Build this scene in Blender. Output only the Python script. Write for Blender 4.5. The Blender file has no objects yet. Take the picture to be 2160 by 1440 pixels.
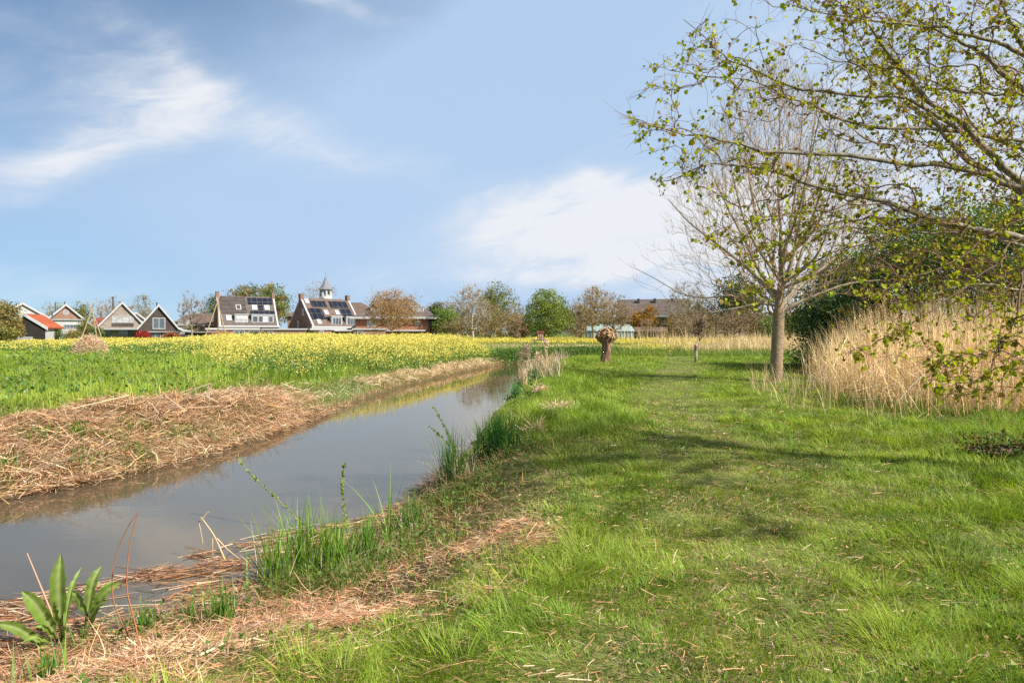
import bpy, math, random
import numpy as np
from mathutils import Vector, Matrix

rng = np.random.default_rng(11)
random.seed(11)
R = math.radians
scene = bpy.context.scene
COL = scene.collection
CAMZ, F, HX, HY = 1.6, 1440.0, 1080.0, 700.0
WATER = -0.45


def P(px, py, d):
    return np.array([(px - HX) / F * d, d, CAMZ - (py - HY) / F * d])


def G(px, py, z=0.0):
    d = (CAMZ - z) * F / (py - HY)
    return ((px - HX) / F * d, d)


# ------------------------------------------------------------------ objects
def link(o, parent=None):
    COL.objects.link(o)
    if parent is not None:
        o.parent = parent
    return o


def tag(o, label=None, cat=None, group=None, kind=None):
    if label:
        o['label'] = label
    if cat:
        o['category'] = cat
    if group:
        o['group'] = group
    if kind:
        o['kind'] = kind
    return o


def empty(name, loc=(0, 0, 0), rz=0.0):
    o = bpy.data.objects.new(name, None)
    o.location = loc
    o.rotation_euler = (0, 0, rz)
    o.empty_display_size = 0.3
    return link(o)


def np_obj(name, V, faces, mat, parent=None, col=None, smooth=False):
    """faces: list of int arrays (n,k); col: (N,3)"""
    V = np.asarray(V, dtype=np.float32)
    me = bpy.data.meshes.new(name)
    me.vertices.add(len(V))
    me.vertices.foreach_set('co', V.ravel())
    loops = np.concatenate([f.ravel() for f in faces]).astype(np.int32)
    tot = np.concatenate([np.full(len(f), f.shape[1], np.int32) for f in faces])
    st = np.concatenate([[0], np.cumsum(tot)[:-1]]).astype(np.int32)
    me.loops.add(len(loops))
    me.loops.foreach_set('vertex_index', loops)
    me.polygons.add(len(tot))
    me.polygons.foreach_set('loop_start', st)
    if smooth:
        me.polygons.foreach_set('use_smooth', np.ones(len(tot), dtype=bool))
    me.update(calc_edges=True)
    if col is not None:
        a = me.color_attributes.new('Col', 'FLOAT_COLOR', 'POINT')
        c = np.ones((len(V), 4), np.float32)
        c[:, :3] = col
        a.data.foreach_set('color', c.ravel())
    if mat:
        me.materials.append(mat)
    return link(bpy.data.objects.new(name, me), parent)


class Geo:
    """collects numpy chunks into one mesh"""
    def __init__(s):
        s.V, s.Fq, s.Ft, s.C, s.n = [], [], [], [], 0

    def add(s, V, quads=None, tris=None, col=None):
        V = np.asarray(V, float).reshape(-1, 3)
        s.V.append(V)
        if quads is not None and len(quads):
            s.Fq.append(np.asarray(quads).reshape(-1, 4) + s.n)
        if tris is not None and len(tris):
            s.Ft.append(np.asarray(tris).reshape(-1, 3) + s.n)
        if col is None:
            col = (0.5, 0.5, 0.5)
        s.C.append(np.broadcast_to(np.asarray(col, float), V.shape))
        s.n += len(V)

    def build(s, name, mat, parent=None, smooth=False, origin=None):
        V = np.concatenate(s.V)
        if origin is not None:
            V = V - np.asarray(origin, float)
        fs = []
        if s.Fq:
            fs.append(np.concatenate(s.Fq))
        if s.Ft:
            fs.append(np.concatenate(s.Ft))
        return np_obj(name, V, fs, mat, parent, np.concatenate(s.C), smooth)


class MB:
    """hard-edged mesh builder: boxes, polygons, extrusions"""
    def __init__(s):
        s.v, s.f = [], []

    def poly(s, pts):
        n = len(s.v)
        s.v += [tuple(p) for p in pts]
        s.f.append(list(range(n, n + len(pts))))

    def box(s, x0, x1, y0, y1, z0, z1, M=None):
        p = [(x0, y0, z0), (x1, y0, z0), (x1, y1, z0), (x0, y1, z0), (x0, y0, z1), (x1, y0, z1), (x1, y1, z1), (x0, y1, z1)]
        if M is not None:
            p = [tuple(M @ Vector(q)) for q in p]
        n = len(s.v)
        s.v += p
        s.f += [[n + i for i in q] for q in ([0, 3, 2, 1], [4, 5, 6, 7], [0, 1, 5, 4], [1, 2, 6, 5], [2, 3, 7, 6], [3, 0, 4, 7])]

    def ext(s, prof, a, b, axis='y'):
        """closed polygon prof [(u,z)] extruded from a to b along axis"""
        k = len(prof)
        n = len(s.v)
        for t in (a, b):
            s.v += [((u, t, z) if axis == 'y' else (t, u, z)) for u, z in prof]
        A, B = list(range(n, n + k)), list(range(n + k, n + 2 * k))
        s.f += [A, B[::-1]] + [[A[i], B[i], B[(i + 1) % k], A[(i + 1) % k]] for i in range(k)]

    def lathe(s, prof, k=12, c=(0, 0)):
        n = len(s.v)
        for r, z in prof:
            for i in range(k):
                a = 2 * math.pi * i / k
                s.v.append((c[0] + r * math.cos(a), c[1] + r * math.sin(a), z))
        for j in range(len(prof) - 1):
            for i in range(k):
                s.f.append([n + j * k + i, n + j * k + (i + 1) % k, n + (j + 1) * k + (i + 1) % k, n + (j + 1) * k + i])
        s.f.append([n + i for i in range(k)][::-1])
        s.f.append([n + (len(prof) - 1) * k + i for i in range(k)])

    def build(s, name, mat, parent=None, smooth=False):
        import bmesh
        me = bpy.data.meshes.new(name)
        me.from_pydata(s.v, [], s.f)
        bm = bmesh.new()
        bm.from_mesh(me)
        bmesh.ops.recalc_face_normals(bm, faces=bm.faces)
        bm.to_mesh(me)
        bm.free()
        if smooth:
            for p in me.polygons:
                p.use_smooth = True
        me.materials.append(mat)
        return link(bpy.data.objects.new(name, me), parent)


# ------------------------------------------------------------------ noise
def vnoise(x, y, s=1.0, seed=0):
    x = np.asarray(x, float) / s + 1000.0
    y = np.asarray(y, float) / s + 1000.0
    xi, yi = np.floor(x).astype(np.int64), np.floor(y).astype(np.int64)
    fx, fy = x - xi, y - yi
    fx, fy = fx * fx * (3 - 2 * fx), fy * fy * (3 - 2 * fy)

    def h(a, b):
        n = (a * 374761393 + b * 668265263 + seed * 974711) & 0x7fffffff
        n = ((n ^ (n >> 13)) * 1274126177) & 0x7fffffff
        return ((n ^ (n >> 16)) & 0xffff) / 65535.0
    return (h(xi, yi) * (1 - fx) + h(xi + 1, yi) * fx) * (1 - fy) + (h(xi, yi + 1) * (1 - fx) + h(xi + 1, yi + 1) * fx) * fy


def fbm(x, y, s=1.0, seed=0, o=3):
    t, a, n = 0, 1.0, 0
    for i in range(o):
        t = t + a * vnoise(x, y, s / 2 ** i, seed + i * 17)
        n += a
        a *= 0.5
    return t / n


def sstep(a, b, x):
    t = np.clip((x - a) / (b - a), 0, 1)
    return t * t * (3 - 2 * t)


def seg_dist(x, y, pts):
    d = np.full(np.shape(x), 1e9)
    for (ax, ay), (bx, by) in zip(pts[:-1], pts[1:]):
        vx, vy = bx - ax, by - ay
        t = np.clip(((x - ax) * vx + (y - ay) * vy) / (vx * vx + vy * vy), 0, 1)
        d = np.minimum(d, np.hypot(x - ax - t * vx, y - ay - t * vy))
    return d


def in_poly(x, y, pts):
    r = np.zeros(np.shape(x), bool)
    n = len(pts)
    for i in range(n):
        (ax, ay), (bx, by) = pts[i], pts[(i + 1) % n]
        if ay == by:
            continue
        c = ((ay > y) != (by > y)) & (x < (bx - ax) * (y - ay) / (by - ay) + ax)
        r ^= c
    return r


# ------------------------------------------------------------------ materials
def new_mat(name):
    m = bpy.data.materials.new(name)
    m.use_nodes = True
    nt = m.node_tree
    nt.nodes.clear()
    out = nt.nodes.new('ShaderNodeOutputMaterial')
    return m, nt, out


def L(nt, a, b):
    nt.links.new(a, b)


def veg_mat(name, trans=0.35, gloss=0.04, rough=0.5, tcol=(1.15, 1.15, 0.6)):
    m, nt, out = new_mat(name)
    at = nt.nodes.new('ShaderNodeAttribute')
    at.attribute_name = 'Col'
    d = nt.nodes.new('ShaderNodeBsdfDiffuse')
    L(nt, at.outputs['Color'], d.inputs['Color'])
    t = nt.nodes.new('ShaderNodeBsdfTranslucent')
    mul = nt.nodes.new('ShaderNodeMix')
    mul.data_type = 'RGBA'
    mul.blend_type = 'MULTIPLY'
    mul.inputs['Factor'].default_value = 1
    L(nt, at.outputs['Color'], mul.inputs['A'])
    mul.inputs['B'].default_value = (*tcol, 1)
    L(nt, mul.outputs['Result'], t.inputs['Color'])
    mx = nt.nodes.new('ShaderNodeMixShader')
    mx.inputs[0].default_value = trans
    L(nt, d.outputs[0], mx.inputs[1])
    L(nt, t.outputs[0], mx.inputs[2])
    g = nt.nodes.new('ShaderNodeBsdfGlossy')
    g.inputs['Roughness'].default_value = rough
    mx2 = nt.nodes.new('ShaderNodeMixShader')
    mx2.inputs[0].default_value = gloss
    L(nt, mx.outputs[0], mx2.inputs[1])
    L(nt, g.outputs[0], mx2.inputs[2])
    L(nt, mx2.outputs[0], out.inputs['Surface'])
    return m


def pmat(name, c0, c1=None, scale=8.0, rough=0.7, bump=0.0, stretch=(1, 1, 1), detail=5, spec=0.3, metal=0.0):
    """principled with two noise-blended colours and optional bump"""
    m, nt, out = new_mat(name)
    b = nt.nodes.new('ShaderNodeBsdfPrincipled')
    b.inputs['Roughness'].default_value = rough
    b.inputs['Metallic'].default_value = metal
    b.inputs['Specular IOR Level'].default_value = spec
    L(nt, b.outputs[0], out.inputs['Surface'])
    tc = nt.nodes.new('ShaderNodeTexCoord')
    mp = nt.nodes.new('ShaderNodeMapping')
    mp.inputs['Scale'].default_value = stretch
    L(nt, tc.outputs['Object'], mp.inputs['Vector'])
    nz = nt.nodes.new('ShaderNodeTexNoise')
    nz.inputs['Scale'].default_value = scale
    nz.inputs['Detail'].default_value = detail
    L(nt, mp.outputs[0], nz.inputs['Vector'])
    cr = nt.nodes.new('ShaderNodeValToRGB')
    cr.color_ramp.elements[0].position = 0.32
    cr.color_ramp.elements[1].position = 0.68
    cr.color_ramp.elements[0].color = (*c0, 1)
    cr.color_ramp.elements[1].color = (*(c1 or c0), 1)
    L(nt, nz.outputs['Fac'], cr.inputs[0])
    L(nt, cr.outputs[0], b.inputs['Base Color'])
    if bump:
        bp = nt.nodes.new('ShaderNodeBump')
        bp.inputs['Strength'].default_value = bump
        bp.inputs['Distance'].default_value = 0.02
        L(nt, nz.outputs['Fac'], bp.inputs['Height'])
        L(nt, bp.outputs[0], b.inputs['Normal'])
    return m


def brick_mat(name, c0, c1, mortar, bw=0.24, bh=0.075, ms=0.012, rough=0.85, mode='wall', off=0.5):
    """brick / tile pattern in the object's own space: u = x+y, v = z"""
    m, nt, out = new_mat(name)
    b = nt.nodes.new('ShaderNodeBsdfPrincipled')
    b.inputs['Roughness'].default_value = rough
    b.inputs['Specular IOR Level'].default_value = 0.2
    L(nt, b.outputs[0], out.inputs['Surface'])
    tc = nt.nodes.new('ShaderNodeTexCoord')
    sp = nt.nodes.new('ShaderNodeSeparateXYZ')
    L(nt, tc.outputs['Object'], sp.inputs[0])
    ad = nt.nodes.new('ShaderNodeMath')
    L(nt, sp.outputs['X'], ad.inputs[0])
    cb = nt.nodes.new('ShaderNodeCombineXYZ')
    if mode == 'wall':
        L(nt, sp.outputs['Y'], ad.inputs[1])
    else:
        ad.inputs[1].default_value = 0
    L(nt, ad.outputs[0], cb.inputs['X'])
    L(nt, sp.outputs['Z'], cb.inputs['Y'])
    br = nt.nodes.new('ShaderNodeTexBrick')
    br.offset = off
    br.inputs['Scale'].default_value = 1.0
    br.inputs['Brick Width'].default_value = bw
    br.inputs['Row Height'].default_value = bh
    br.inputs['Mortar Size'].default_value = ms
    br.inputs['Color1'].default_value = (*c0, 1)
    br.inputs['Color2'].default_value = (*c1, 1)
    br.inputs['Mortar'].default_value = (*mortar, 1)
    L(nt, cb.outputs[0], br.inputs['Vector'])
    nz = nt.nodes.new('ShaderNodeTexNoise')
    nz.inputs['Scale'].default_value = 1.3
    nz.inputs['Detail'].default_value = 6
    L(nt, tc.outputs['Object'], nz.inputs['Vector'])
    mx = nt.nodes.new('ShaderNodeMix')
    mx.data_type = 'RGBA'
    mx.blend_type = 'OVERLAY'
    mx.inputs['Factor'].default_value = 0.55
    L(nt, br.outputs['Color'], mx.inputs['A'])
    L(nt, nz.outputs['Fac'], mx.inputs['B'])
    L(nt, mx.outputs['Result'], b.inputs['Base Color'])
    bp = nt.nodes.new('ShaderNodeBump')
    bp.inputs['Strength'].default_value = 0.4
    bp.inputs['Distance'].default_value = 0.02
    L(nt, br.outputs['Fac'], bp.inputs['Height'])
    bp.invert = True
    L(nt, bp.outputs[0], b.inputs['Normal'])
    return m


M = {}
M['grass'] = veg_mat('grass_blade', 0.40, 0.02, 0.5)
M['straw'] = veg_mat('dry_straw', 0.25, 0.03, 0.6, (1.1, 1.0, 0.8))
M['leaf'] = veg_mat('leaf', 0.52, 0.04, 0.4, (1.25, 1.2, 0.6))
M['limeleaf'] = veg_mat('lime_leaf', 0.50, 0.008, 0.6, (1.25, 1.2, 0.5))
M['dullleaf'] = veg_mat('dull_leaf', 0.3, 0.01, 0.6)
M['glossleaf'] = veg_mat('gloss_leaf', 0.25, 0.04, 0.4)
M['petal'] = veg_mat('petal', 0.4, 0.0, 0.5, (1, 1, 0.7))
M['twig'] = veg_mat('twig_bark', 0.0, 0.02, 0.6)
M['bark'] = pmat('grey_bark', (0.34, 0.25, 0.155), (0.16, 0.115, 0.07), 9, 0.85, 0.8, (1, 1, 5.0))
M['bark_pale'] = pmat('pale_bark', (0.30, 0.265, 0.205), (0.085, 0.066, 0.04), 16, 0.8, 0.5)
M['bark_willow'] = pmat('willow_bark', (0.30, 0.185, 0.11), (0.085, 0.052, 0.032), 11, 0.9, 1.0, (1, 1, 0.35))
M['cut_wood'] = pmat('cut_wood', (0.62, 0.40, 0.20), (0.36, 0.20, 0.09), 14, 0.8, 0.3)
M['post_wood'] = pmat('weathered_wood', (0.42, 0.34, 0.24), (0.28, 0.22, 0.16), 10, 0.85, 0.5, (1, 1, 0.1))
M['pole'] = pmat('hazel_pole', (0.42, 0.32, 0.18), (0.26, 0.19, 0.11), 6, 0.8, 0.3)
M['white'] = pmat('white_paint', (0.43, 0.43, 0.43), (0.37, 0.37, 0.37), 3, 0.5)
M['render'] = pmat('white_render', (0.46, 0.45, 0.43), (0.38, 0.37, 0.355), 1.2, 0.85, 0.1)
M['grey_paint'] = pmat('grey_paint', (0.30, 0.31, 0.31), (0.24, 0.25, 0.25), 3, 0.6)
M['dark_metal'] = pmat('dark_metal', (0.05, 0.05, 0.055), (0.09, 0.09, 0.09), 5, 0.45)
M['lead'] = pmat('lead', (0.22, 0.23, 0.26), (0.30, 0.31, 0.34), 3, 0.5)
M['slate'] = pmat('slate', (0.13, 0.13, 0.15), (0.19, 0.19, 0.215), 4, 0.6, 0.2)
M['red_paint'] = pmat('red_paint', (0.55, 0.05, 0.05), (0.45, 0.05, 0.05), 6, 0.5)
M['blue_grey'] = pmat('bluegrey_paint', (0.14, 0.14, 0.17), (0.10, 0.10, 0.12), 6, 0.6)
M['glass'] = pmat('window_glass', (0.05, 0.06, 0.07), (0.10, 0.12, 0.14), 1.5, 0.06, spec=0.9)
M['curtain'] = pmat('curtained_glass', (0.42, 0.42, 0.40), (0.22, 0.23, 0.24), 2.0, 0.12, spec=0.7)
M['skylight'] = pmat('skylight_glass', (0.30, 0.36, 0.42), (0.38, 0.44, 0.50), 1.5, 0.08, spec=0.9)
M['solar'] = brick_mat('solar_panel', (0.012, 0.014, 0.022), (0.018, 0.02, 0.032), (0.10, 0.10, 0.11), 1.0, 1.25, 0.03, 0.15, 'roof', 0)
M['solar_old'] = brick_mat('solar_foil', (0.05, 0.043, 0.04), (0.062, 0.052, 0.047), (0.09, 0.078, 0.07), 1.2, 0.8, 0.03, 0.35, 'roof', 0)
M['brick_dark'] = brick_mat('dark_brick', (0.15, 0.075, 0.055), (0.22, 0.11, 0.08), (0.20, 0.16, 0.13))
M['brick_red'] = brick_mat('red_brick', (0.27, 0.085, 0.045), (0.34, 0.12, 0.065), (0.28, 0.18, 0.13))
M['brick_brown'] = brick_mat('brown_brick', (0.23, 0.115, 0.075), (0.29, 0.15, 0.10), (0.26, 0.20, 0.16))
M['brick_grey'] = brick_mat('grey_brick', (0.17, 0.125, 0.10), (0.30, 0.235, 0.19), (0.30, 0.27, 0.24), 0.36, 0.13, 0.02)
M['timber_black'] = brick_mat('black_boards', (0.024, 0.020, 0.018), (0.034, 0.028, 0.026), (0.010, 0.009, 0.008), 40, 0.22, 0.02, 0.75)
M['timber_brown'] = brick_mat('brown_boards', (0.062, 0.050, 0.043), (0.078, 0.062, 0.053), (0.04, 0.028, 0.02), 40, 0.25, 0.02, 0.75)
M['tile_grey'] = brick_mat('grey_tiles', (0.115, 0.092, 0.08), (0.155, 0.125, 0.108), (0.06, 0.05, 0.045), 0.26, 0.26, 0.03, 0.8, 'roof')
M['tile_brown'] = brick_mat('brown_tiles', (0.135, 0.095, 0.075), (0.18, 0.125, 0.10), (0.07, 0.05, 0.04), 0.26, 0.26, 0.03, 0.8, 'roof')
M['tile_orange'] = brick_mat('orange_tiles', (0.36, 0.085, 0.035), (0.45, 0.115, 0.045), (0.20, 0.05, 0.025), 0.24, 0.22, 0.03, 0.8, 'roof')
M['tile_red'] = brick_mat('red_tiles', (0.26, 0.07, 0.05), (0.33, 0.10, 0.07), (0.14, 0.04, 0.03), 0.24, 0.22, 0.03, 0.8, 'roof')


# ------------------------------------------------------------------ vegetation primitives
def unit(v):
    v = np.asarray(v, float)
    return v / (np.linalg.norm(v, axis=-1, keepdims=True) + 1e-9)


def strips(geo, base, dirv, length, width, bend, side=None, c0=(.2, .3, .05), c1=None, nseg=2, shape='taper'):
    """flat ribbons: base (N,3), dirv (N,3) unit, length, width (N), bend (N,3) added * t^2 * length"""
    base = np.asarray(base, float)
    N = len(base)
    if N == 0:
        return
    length = np.broadcast_to(np.asarray(length, float), (N,))
    width = np.broadcast_to(np.asarray(width, float), (N,))
    c0 = np.broadcast_to(np.asarray(c0, float), (N, 3))
    c1 = c0 if c1 is None else np.broadcast_to(np.asarray(c1, float), (N, 3))
    if side is None:
        rv = rng.normal(size=(N, 3))
        side = unit(np.cross(dirv, rv))
    ts = np.linspace(0, 1, nseg + 1)
    V, C = [], []
    for t in ts[:-1] if shape == 'taper' else ts:
        c = base + dirv * (length * t)[:, None] + bend * (length * t * t)[:, None]
        if shape == 'taper':
            w = width * (1 - t ** 1.6) * 0.5
        elif shape == 'lance':
            w = width * 0.5 * (0.35 + 0.65 * math.sin(math.pi * min(1, t * 0.9 + 0.12)))
        else:
            w = width * 0.5
        if np.ndim(w) == 0:
            w = np.full(N, w)
        V += [c - side * w[:, None], c + side * w[:, None]]
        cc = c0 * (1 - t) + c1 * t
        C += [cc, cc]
    if shape == 'taper':
        V.append(base + dirv * length[:, None] + bend * length[:, None])
        C.append(c1)
    k = len(V)
    V = np.stack(V, 1).reshape(-1, 3)
    C = np.stack(C, 1).reshape(-1, 3)
    o = (np.arange(N) * k)[:, None]
    nq = nseg - 1 if shape == 'taper' else nseg
    q = [o + np.array([2 * i, 2 * i + 1, 2 * i + 3, 2 * i + 2])[None] for i in range(nq)]
    quads = np.concatenate(q) if q else None
    tris = o + np.array([2 * nq, 2 * nq + 1, 2 * nq + 2])[None] if shape == 'taper' else None
    geo.add(V, quads, tris, C)


def diamonds(geo, pos, size, col, up=None, spread=1.0, aspect=0.6):
    """small folded leaf shapes, random orientation"""
    N = len(pos)
    if N == 0:
        return
    size = np.broadcast_to(np.asarray(size, float), (N,))[:, None]
    a = unit(rng.normal(size=(N, 3)) * spread + (0 if up is None else np.asarray(up)))
    b = unit(np.cross(a, rng.normal(size=(N, 3))))
    n = np.cross(a, b)
    V = np.stack([pos, pos + a * size * .5 + b * size * aspect * .5 + n * size * .12, pos + a * size,
                  pos + a * size * .5 - b * size * aspect * .5 + n * size * .12], 1).reshape(-1, 3)
    o = (np.arange(N) * 4)[:, None]
    t = np.concatenate([o + np.array([[0, 1, 2]]), o + np.array([[0, 2, 3]])])
    geo.add(V, None, t, np.repeat(np.broadcast_to(np.asarray(col, float), (N, 3)), 4, axis=0))


def leaves6(geo, pos, size, col, adir, aspect=0.85):
    """rounder folded leaf, 6 points, along adir"""
    N = len(pos)
    size = np.broadcast_to(np.asarray(size, float), (N,))[:, None]
    a = unit(adir)
    b = unit(np.cross(a, rng.normal(size=(N, 3))))
    n = np.cross(a, b)
    w = size * aspect * .5
    V = np.stack([pos, pos + a * size * .22 + b * w * .95 + n * w * .55, pos + a * size * .62 + b * w * .8 + n * w * .5, pos + a * size,
                  pos + a * size * .62 - b * w * .8 + n * w * .5, pos + a * size * .22 - b * w * .95 + n * w * .55], 1).reshape(-1, 3)
    o = (np.arange(N) * 6)[:, None]
    q = np.concatenate([o + np.array([[0, 1, 2, 3]]), o + np.array([[0, 3, 4, 5]])])
    geo.add(V, q, None, np.repeat(np.broadcast_to(np.asarray(col, float), (N, 3)), 6, axis=0))


def tubes(geo, PT, RR, k=3, col=(.2, .15, .1)):
    """PT (N,n,3), RR (N,n) -> tubes with k sides"""
    N, n, _ = PT.shape
    if N == 0:
        return
    T = np.empty_like(PT)
    T[:, 1:-1] = PT[:, 2:] - PT[:, :-2]
    T[:, 0] = PT[:, 1] - PT[:, 0]
    T[:, -1] = PT[:, -1] - PT[:, -2]
    T = unit(T)
    ref = np.where(np.abs(T[:, :1, 2:3]) > 0.9, np.array([[[1., 0, 0]]]), np.array([[[0, 0, 1.]]]))
    A = unit(np.cross(T, np.broadcast_to(ref, T.shape)))
    B = np.cross(T, A)
    ang = np.arange(k) * 2 * math.pi / k
    V = PT[:, :, None, :] + RR[:, :, None, None] * (A[:, :, None, :] * np.cos(ang)[None, None, :, None] + B[:, :, None, :] * np.sin(ang)[None, None, :, None])
    V = V.reshape(-1, 3)
    i = np.arange(k)
    q1 = np.stack([i, (i + 1) % k, (i + 1) % k + k, i + k], 1)
    q = np.concatenate([q1 + j * k for j in range(n - 1)])
    q = (q[None] + (np.arange(N) * n * k)[:, None, None]).reshape(-1, 4)
    col = np.asarray(col, float)
    if col.ndim == 2:
        col = np.repeat(col, n * k, axis=0)
    geo.add(V, q, None, col)


def smooth_line(pts, n):
    """resample polyline (m,3) with Catmull-Rom into n points"""
    p = np.asarray(pts, float)
    m = len(p)
    if m == 2:
        t = np.linspace(0, 1, n)[:, None]
        return p[0] * (1 - t) + p[1] * t
    q = np.vstack([2 * p[0] - p[1], p, 2 * p[-1] - p[-2]])
    seg = np.linspace(0, m - 1 - 1e-6, n)
    i = seg.astype(int)
    t = (seg - i)[:, None]
    a, b, c, d = q[i], q[i + 1], q[i + 2], q[i + 3]
    return 0.5 * ((2 * b) + (-a + c) * t + (2 * a - 5 * b + 4 * c - d) * t * t + (-a + 3 * b - 3 * c + d) * t ** 3)


def one_tube(geo, pts, r0, r1, n=10, k=8, col=(.2, .15, .1), p=1.0, noise=0.0):
    l = smooth_line(pts, n)
    t = np.linspace(0, 1, n)
    r = r0 + (r1 - r0) * t ** p
    if noise:
        r = r * (1 + noise * rng.normal(size=n))
    tubes(geo, l[None], r[None], k, col)
    return l, r


class Skel:
    """branching skeleton: attaches targets one after another to the nearest suitable node"""
    def __init__(s, center, cap=40000):
        s.c = np.asarray(center, float)
        s.pos = np.zeros((cap, 3))
        s.dir = np.zeros((cap, 3))
        s.par = np.full(cap, -1)
        s.rad = np.zeros(cap)
        s.n = 0
        s.paths = []
        s.leafnodes = []

    def line(s, pts, rads=None, attach=True):
        pts = np.asarray(pts, float)
        prev = -1
        if attach and s.n:
            prev = int(np.argmin(np.linalg.norm(s.pos[:s.n] - pts[0], axis=1)))
        ids = []
        for i, p in enumerate(pts):
            j = s.n
            s.pos[j] = p
            s.par[j] = prev
            s.dir[j] = unit(pts[min(i + 1, len(pts) - 1)] - pts[max(i - 1, 0)])
            s.rad[j] = 0 if rads is None else rads[i]
            prev = j
            ids.append(j)
            s.n += 1
        return ids

    def grow(s, targets, curve=0.35, nseg=4, jit=0.02, align=0.6, usable=None, outw=0.5, sag=0.0, first=0):
        c = s.c
        order = np.argsort(np.linalg.norm(targets - c, axis=1))
        for t in targets[order]:
            N = s.n
            v = t - s.pos[first:N]
            dist = np.linalg.norm(v, axis=1)
            o = unit(t - c)
            cosv = (v @ o) / (dist + 1e-6)
            cost = dist * (1 + align * (1 - cosv))
            j = first + int(np.argmin(cost))
            p0 = s.pos[j]
            dd = dist[j - first]
            d0 = unit(s.dir[j] * (1 - outw) + o * outw)
            p1 = p0 + d0 * dd * curve
            prev = j
            ids = [j]
            for k in range(1, nseg + 1):
                u = k / nseg
                p = (1 - u) ** 2 * p0 + 2 * u * (1 - u) * p1 + u * u * t
                if k < nseg:
                    p = p + rng.normal(0, jit * dd, 3)
                p[2] -= sag * math.sin(math.pi * u) * dd
                q = s.n
                s.pos[q] = p
                s.par[q] = prev
                s.dir[q] = unit(p - s.pos[prev])
                prev = q
                ids.append(q)
                s.n += 1
            s.paths.append(ids)
            s.leafnodes.append(prev)

    def radii(s, rtip, e):
        cnt = np.zeros(s.n)
        cnt[s.leafnodes] = 1
        for i in range(s.n - 1, 0, -1):
            if s.par[i] >= 0:
                cnt[s.par[i]] += cnt[i]
        r = rtip * np.maximum(cnt, 1) ** e
        s.r = np.maximum(r, s.rad[:s.n])
        s.cnt = cnt

    def tubes(s, geo, k=3, col=(.2, .15, .1), colthick=None, kthick=6, rthick=0.02):
        if not s.paths:
            return
        ids = np.array(s.paths)
        PT = s.pos[ids]
        RR = s.r[ids].copy()
        RR[:, 0] = np.minimum(RR[:, 0], RR[:, 1] * 1.15)
        RR[:, -1] *= 0.6
        th = RR[:, 1] > rthick
        tubes(geo, PT[~th], RR[~th], k, np.asarray(col) if np.ndim(col) == 1 else np.asarray(col)[~th])
        if th.any():
            tubes(geo, PT[th], RR[th], kthick, colthick if colthick is not None else col)


def cvar(n, c, v=0.15, hue=0.06):
    """per-item colour variation around c"""
    c = np.asarray(c, float)
    if c.ndim == 1:
        c = np.broadcast_to(c, (n, 3))
    k = np.exp(rng.normal(0, v, (n, 1)))
    h = np.exp(rng.normal(0, hue, (n, 3)))
    return np.clip(c * k * h, 0, 0.95)


def mixc(a, b, t):
    a, b = np.asarray(a, float), np.asarray(b, float)
    t = np.asarray(t, float)[:, None]
    return a * (1 - t) + b * t

# ------------------------------------------------------------------ terrain
EL = [(-17, -6), (-13, 1), (-9.5, 5), (-6.3, 8.43), (-5.4, 10.36), (-5.05, 13.5), (-4.75, 17.4), (-4.1, 25.7), (-2.6, 34), (-0.88, 42), (2.2, 46.5), (8, 50), (20, 52.5), (45, 54)]
ER = [(-12, -8), (-8, -2), (-4.9, 2.5), (-3.16, 4.2), (-2.80, 4.62), (-2.28, 4.86), (-1.87, 5.22), (-1.56, 5.9), (-1.42, 6.8), (-1.22, 7.8), (-1.06, 9.2), (-0.86, 10.4), (-0.68, 12.3), (-0.36, 17.4), (0.08, 22.7), (0.6, 32.8), (2.6, 42.0), (6, 45.6), (12, 48), (22, 49.6), (45, 51)]
CANAL = EL + ER[::-1]


def canal_s(x, y):
    """signed distance to the water's edge, + on land"""
    d = np.minimum(seg_dist(x, y, EL), seg_dist(x, y, ER))
    return np.where(in_poly(x, y, CANAL), -d, d)


def is_left(x, y):
    return seg_dist(x, y, EL) < seg_dist(x, y, ER)


CREST = [(-13.5, 3.5), (-10.6, 6.6), (-8.6, 9.3), (-7.5, 11.0), (-6.85, 12.6), (-6.3, 14.2), (-5.95, 16.0)]


def height(x, y):
    x = np.asarray(x, float)
    y = np.asarray(y, float)
    s = canal_s(x, y)
    s = s + (fbm(x, y, 0.9, 5, 2) - 0.5) * 0.5 * sstep(3, 0.3, np.abs(s))
    left = is_left(x, y)
    near = sstep(9, 6, y) * (~left)
    w = np.where(left, 1.7, 1.1 + 1.1 * near)
    t = np.clip(s / w, 0, 1)
    up = np.where(left, 1 - (1 - t) ** 1.8, t * t * (3 - 2 * t) * (near) + (1 - (1 - t) ** 1.6) * (1 - near))
    h = np.where(s > 0, WATER + (0 - WATER) * up, WATER - 0.55 * np.clip(-s / 0.8, 0, 1))
    land = sstep(0.1, 1.5, s)
    far = sstep(70, 40, y)
    h = h + land * far * ((fbm(x, y, 2.4, 1, 3) - 0.5) * 0.16 + (fbm(x, y, 0.7, 9, 2) - 0.5) * 0.06)
    # heaped cut reed on the left bank
    cd = seg_dist(x, y, CREST)
    bump = np.exp(-(cd / 0.75) ** 2) * (0.04 + 0.40 * fbm(x, y, 1.1, 3, 3) ** 1.4) * left * sstep(0.05, 0.7, s)
    h = h + bump
    # raised lush verge on the right bank
    h = h + (~left) * 0.10 * np.exp(-((s - 1.9) / 0.9) ** 2) * sstep(9, 13, y) * sstep(45, 32, y)
    return h


def axis(segs):
    out = [segs[0][0]]
    for a, b, st in segs:
        n = max(1, int(round((b - a) / st)))
        out += list(a + (b - a) * (np.arange(1, n + 1) / n))
    return np.array(out)


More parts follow.
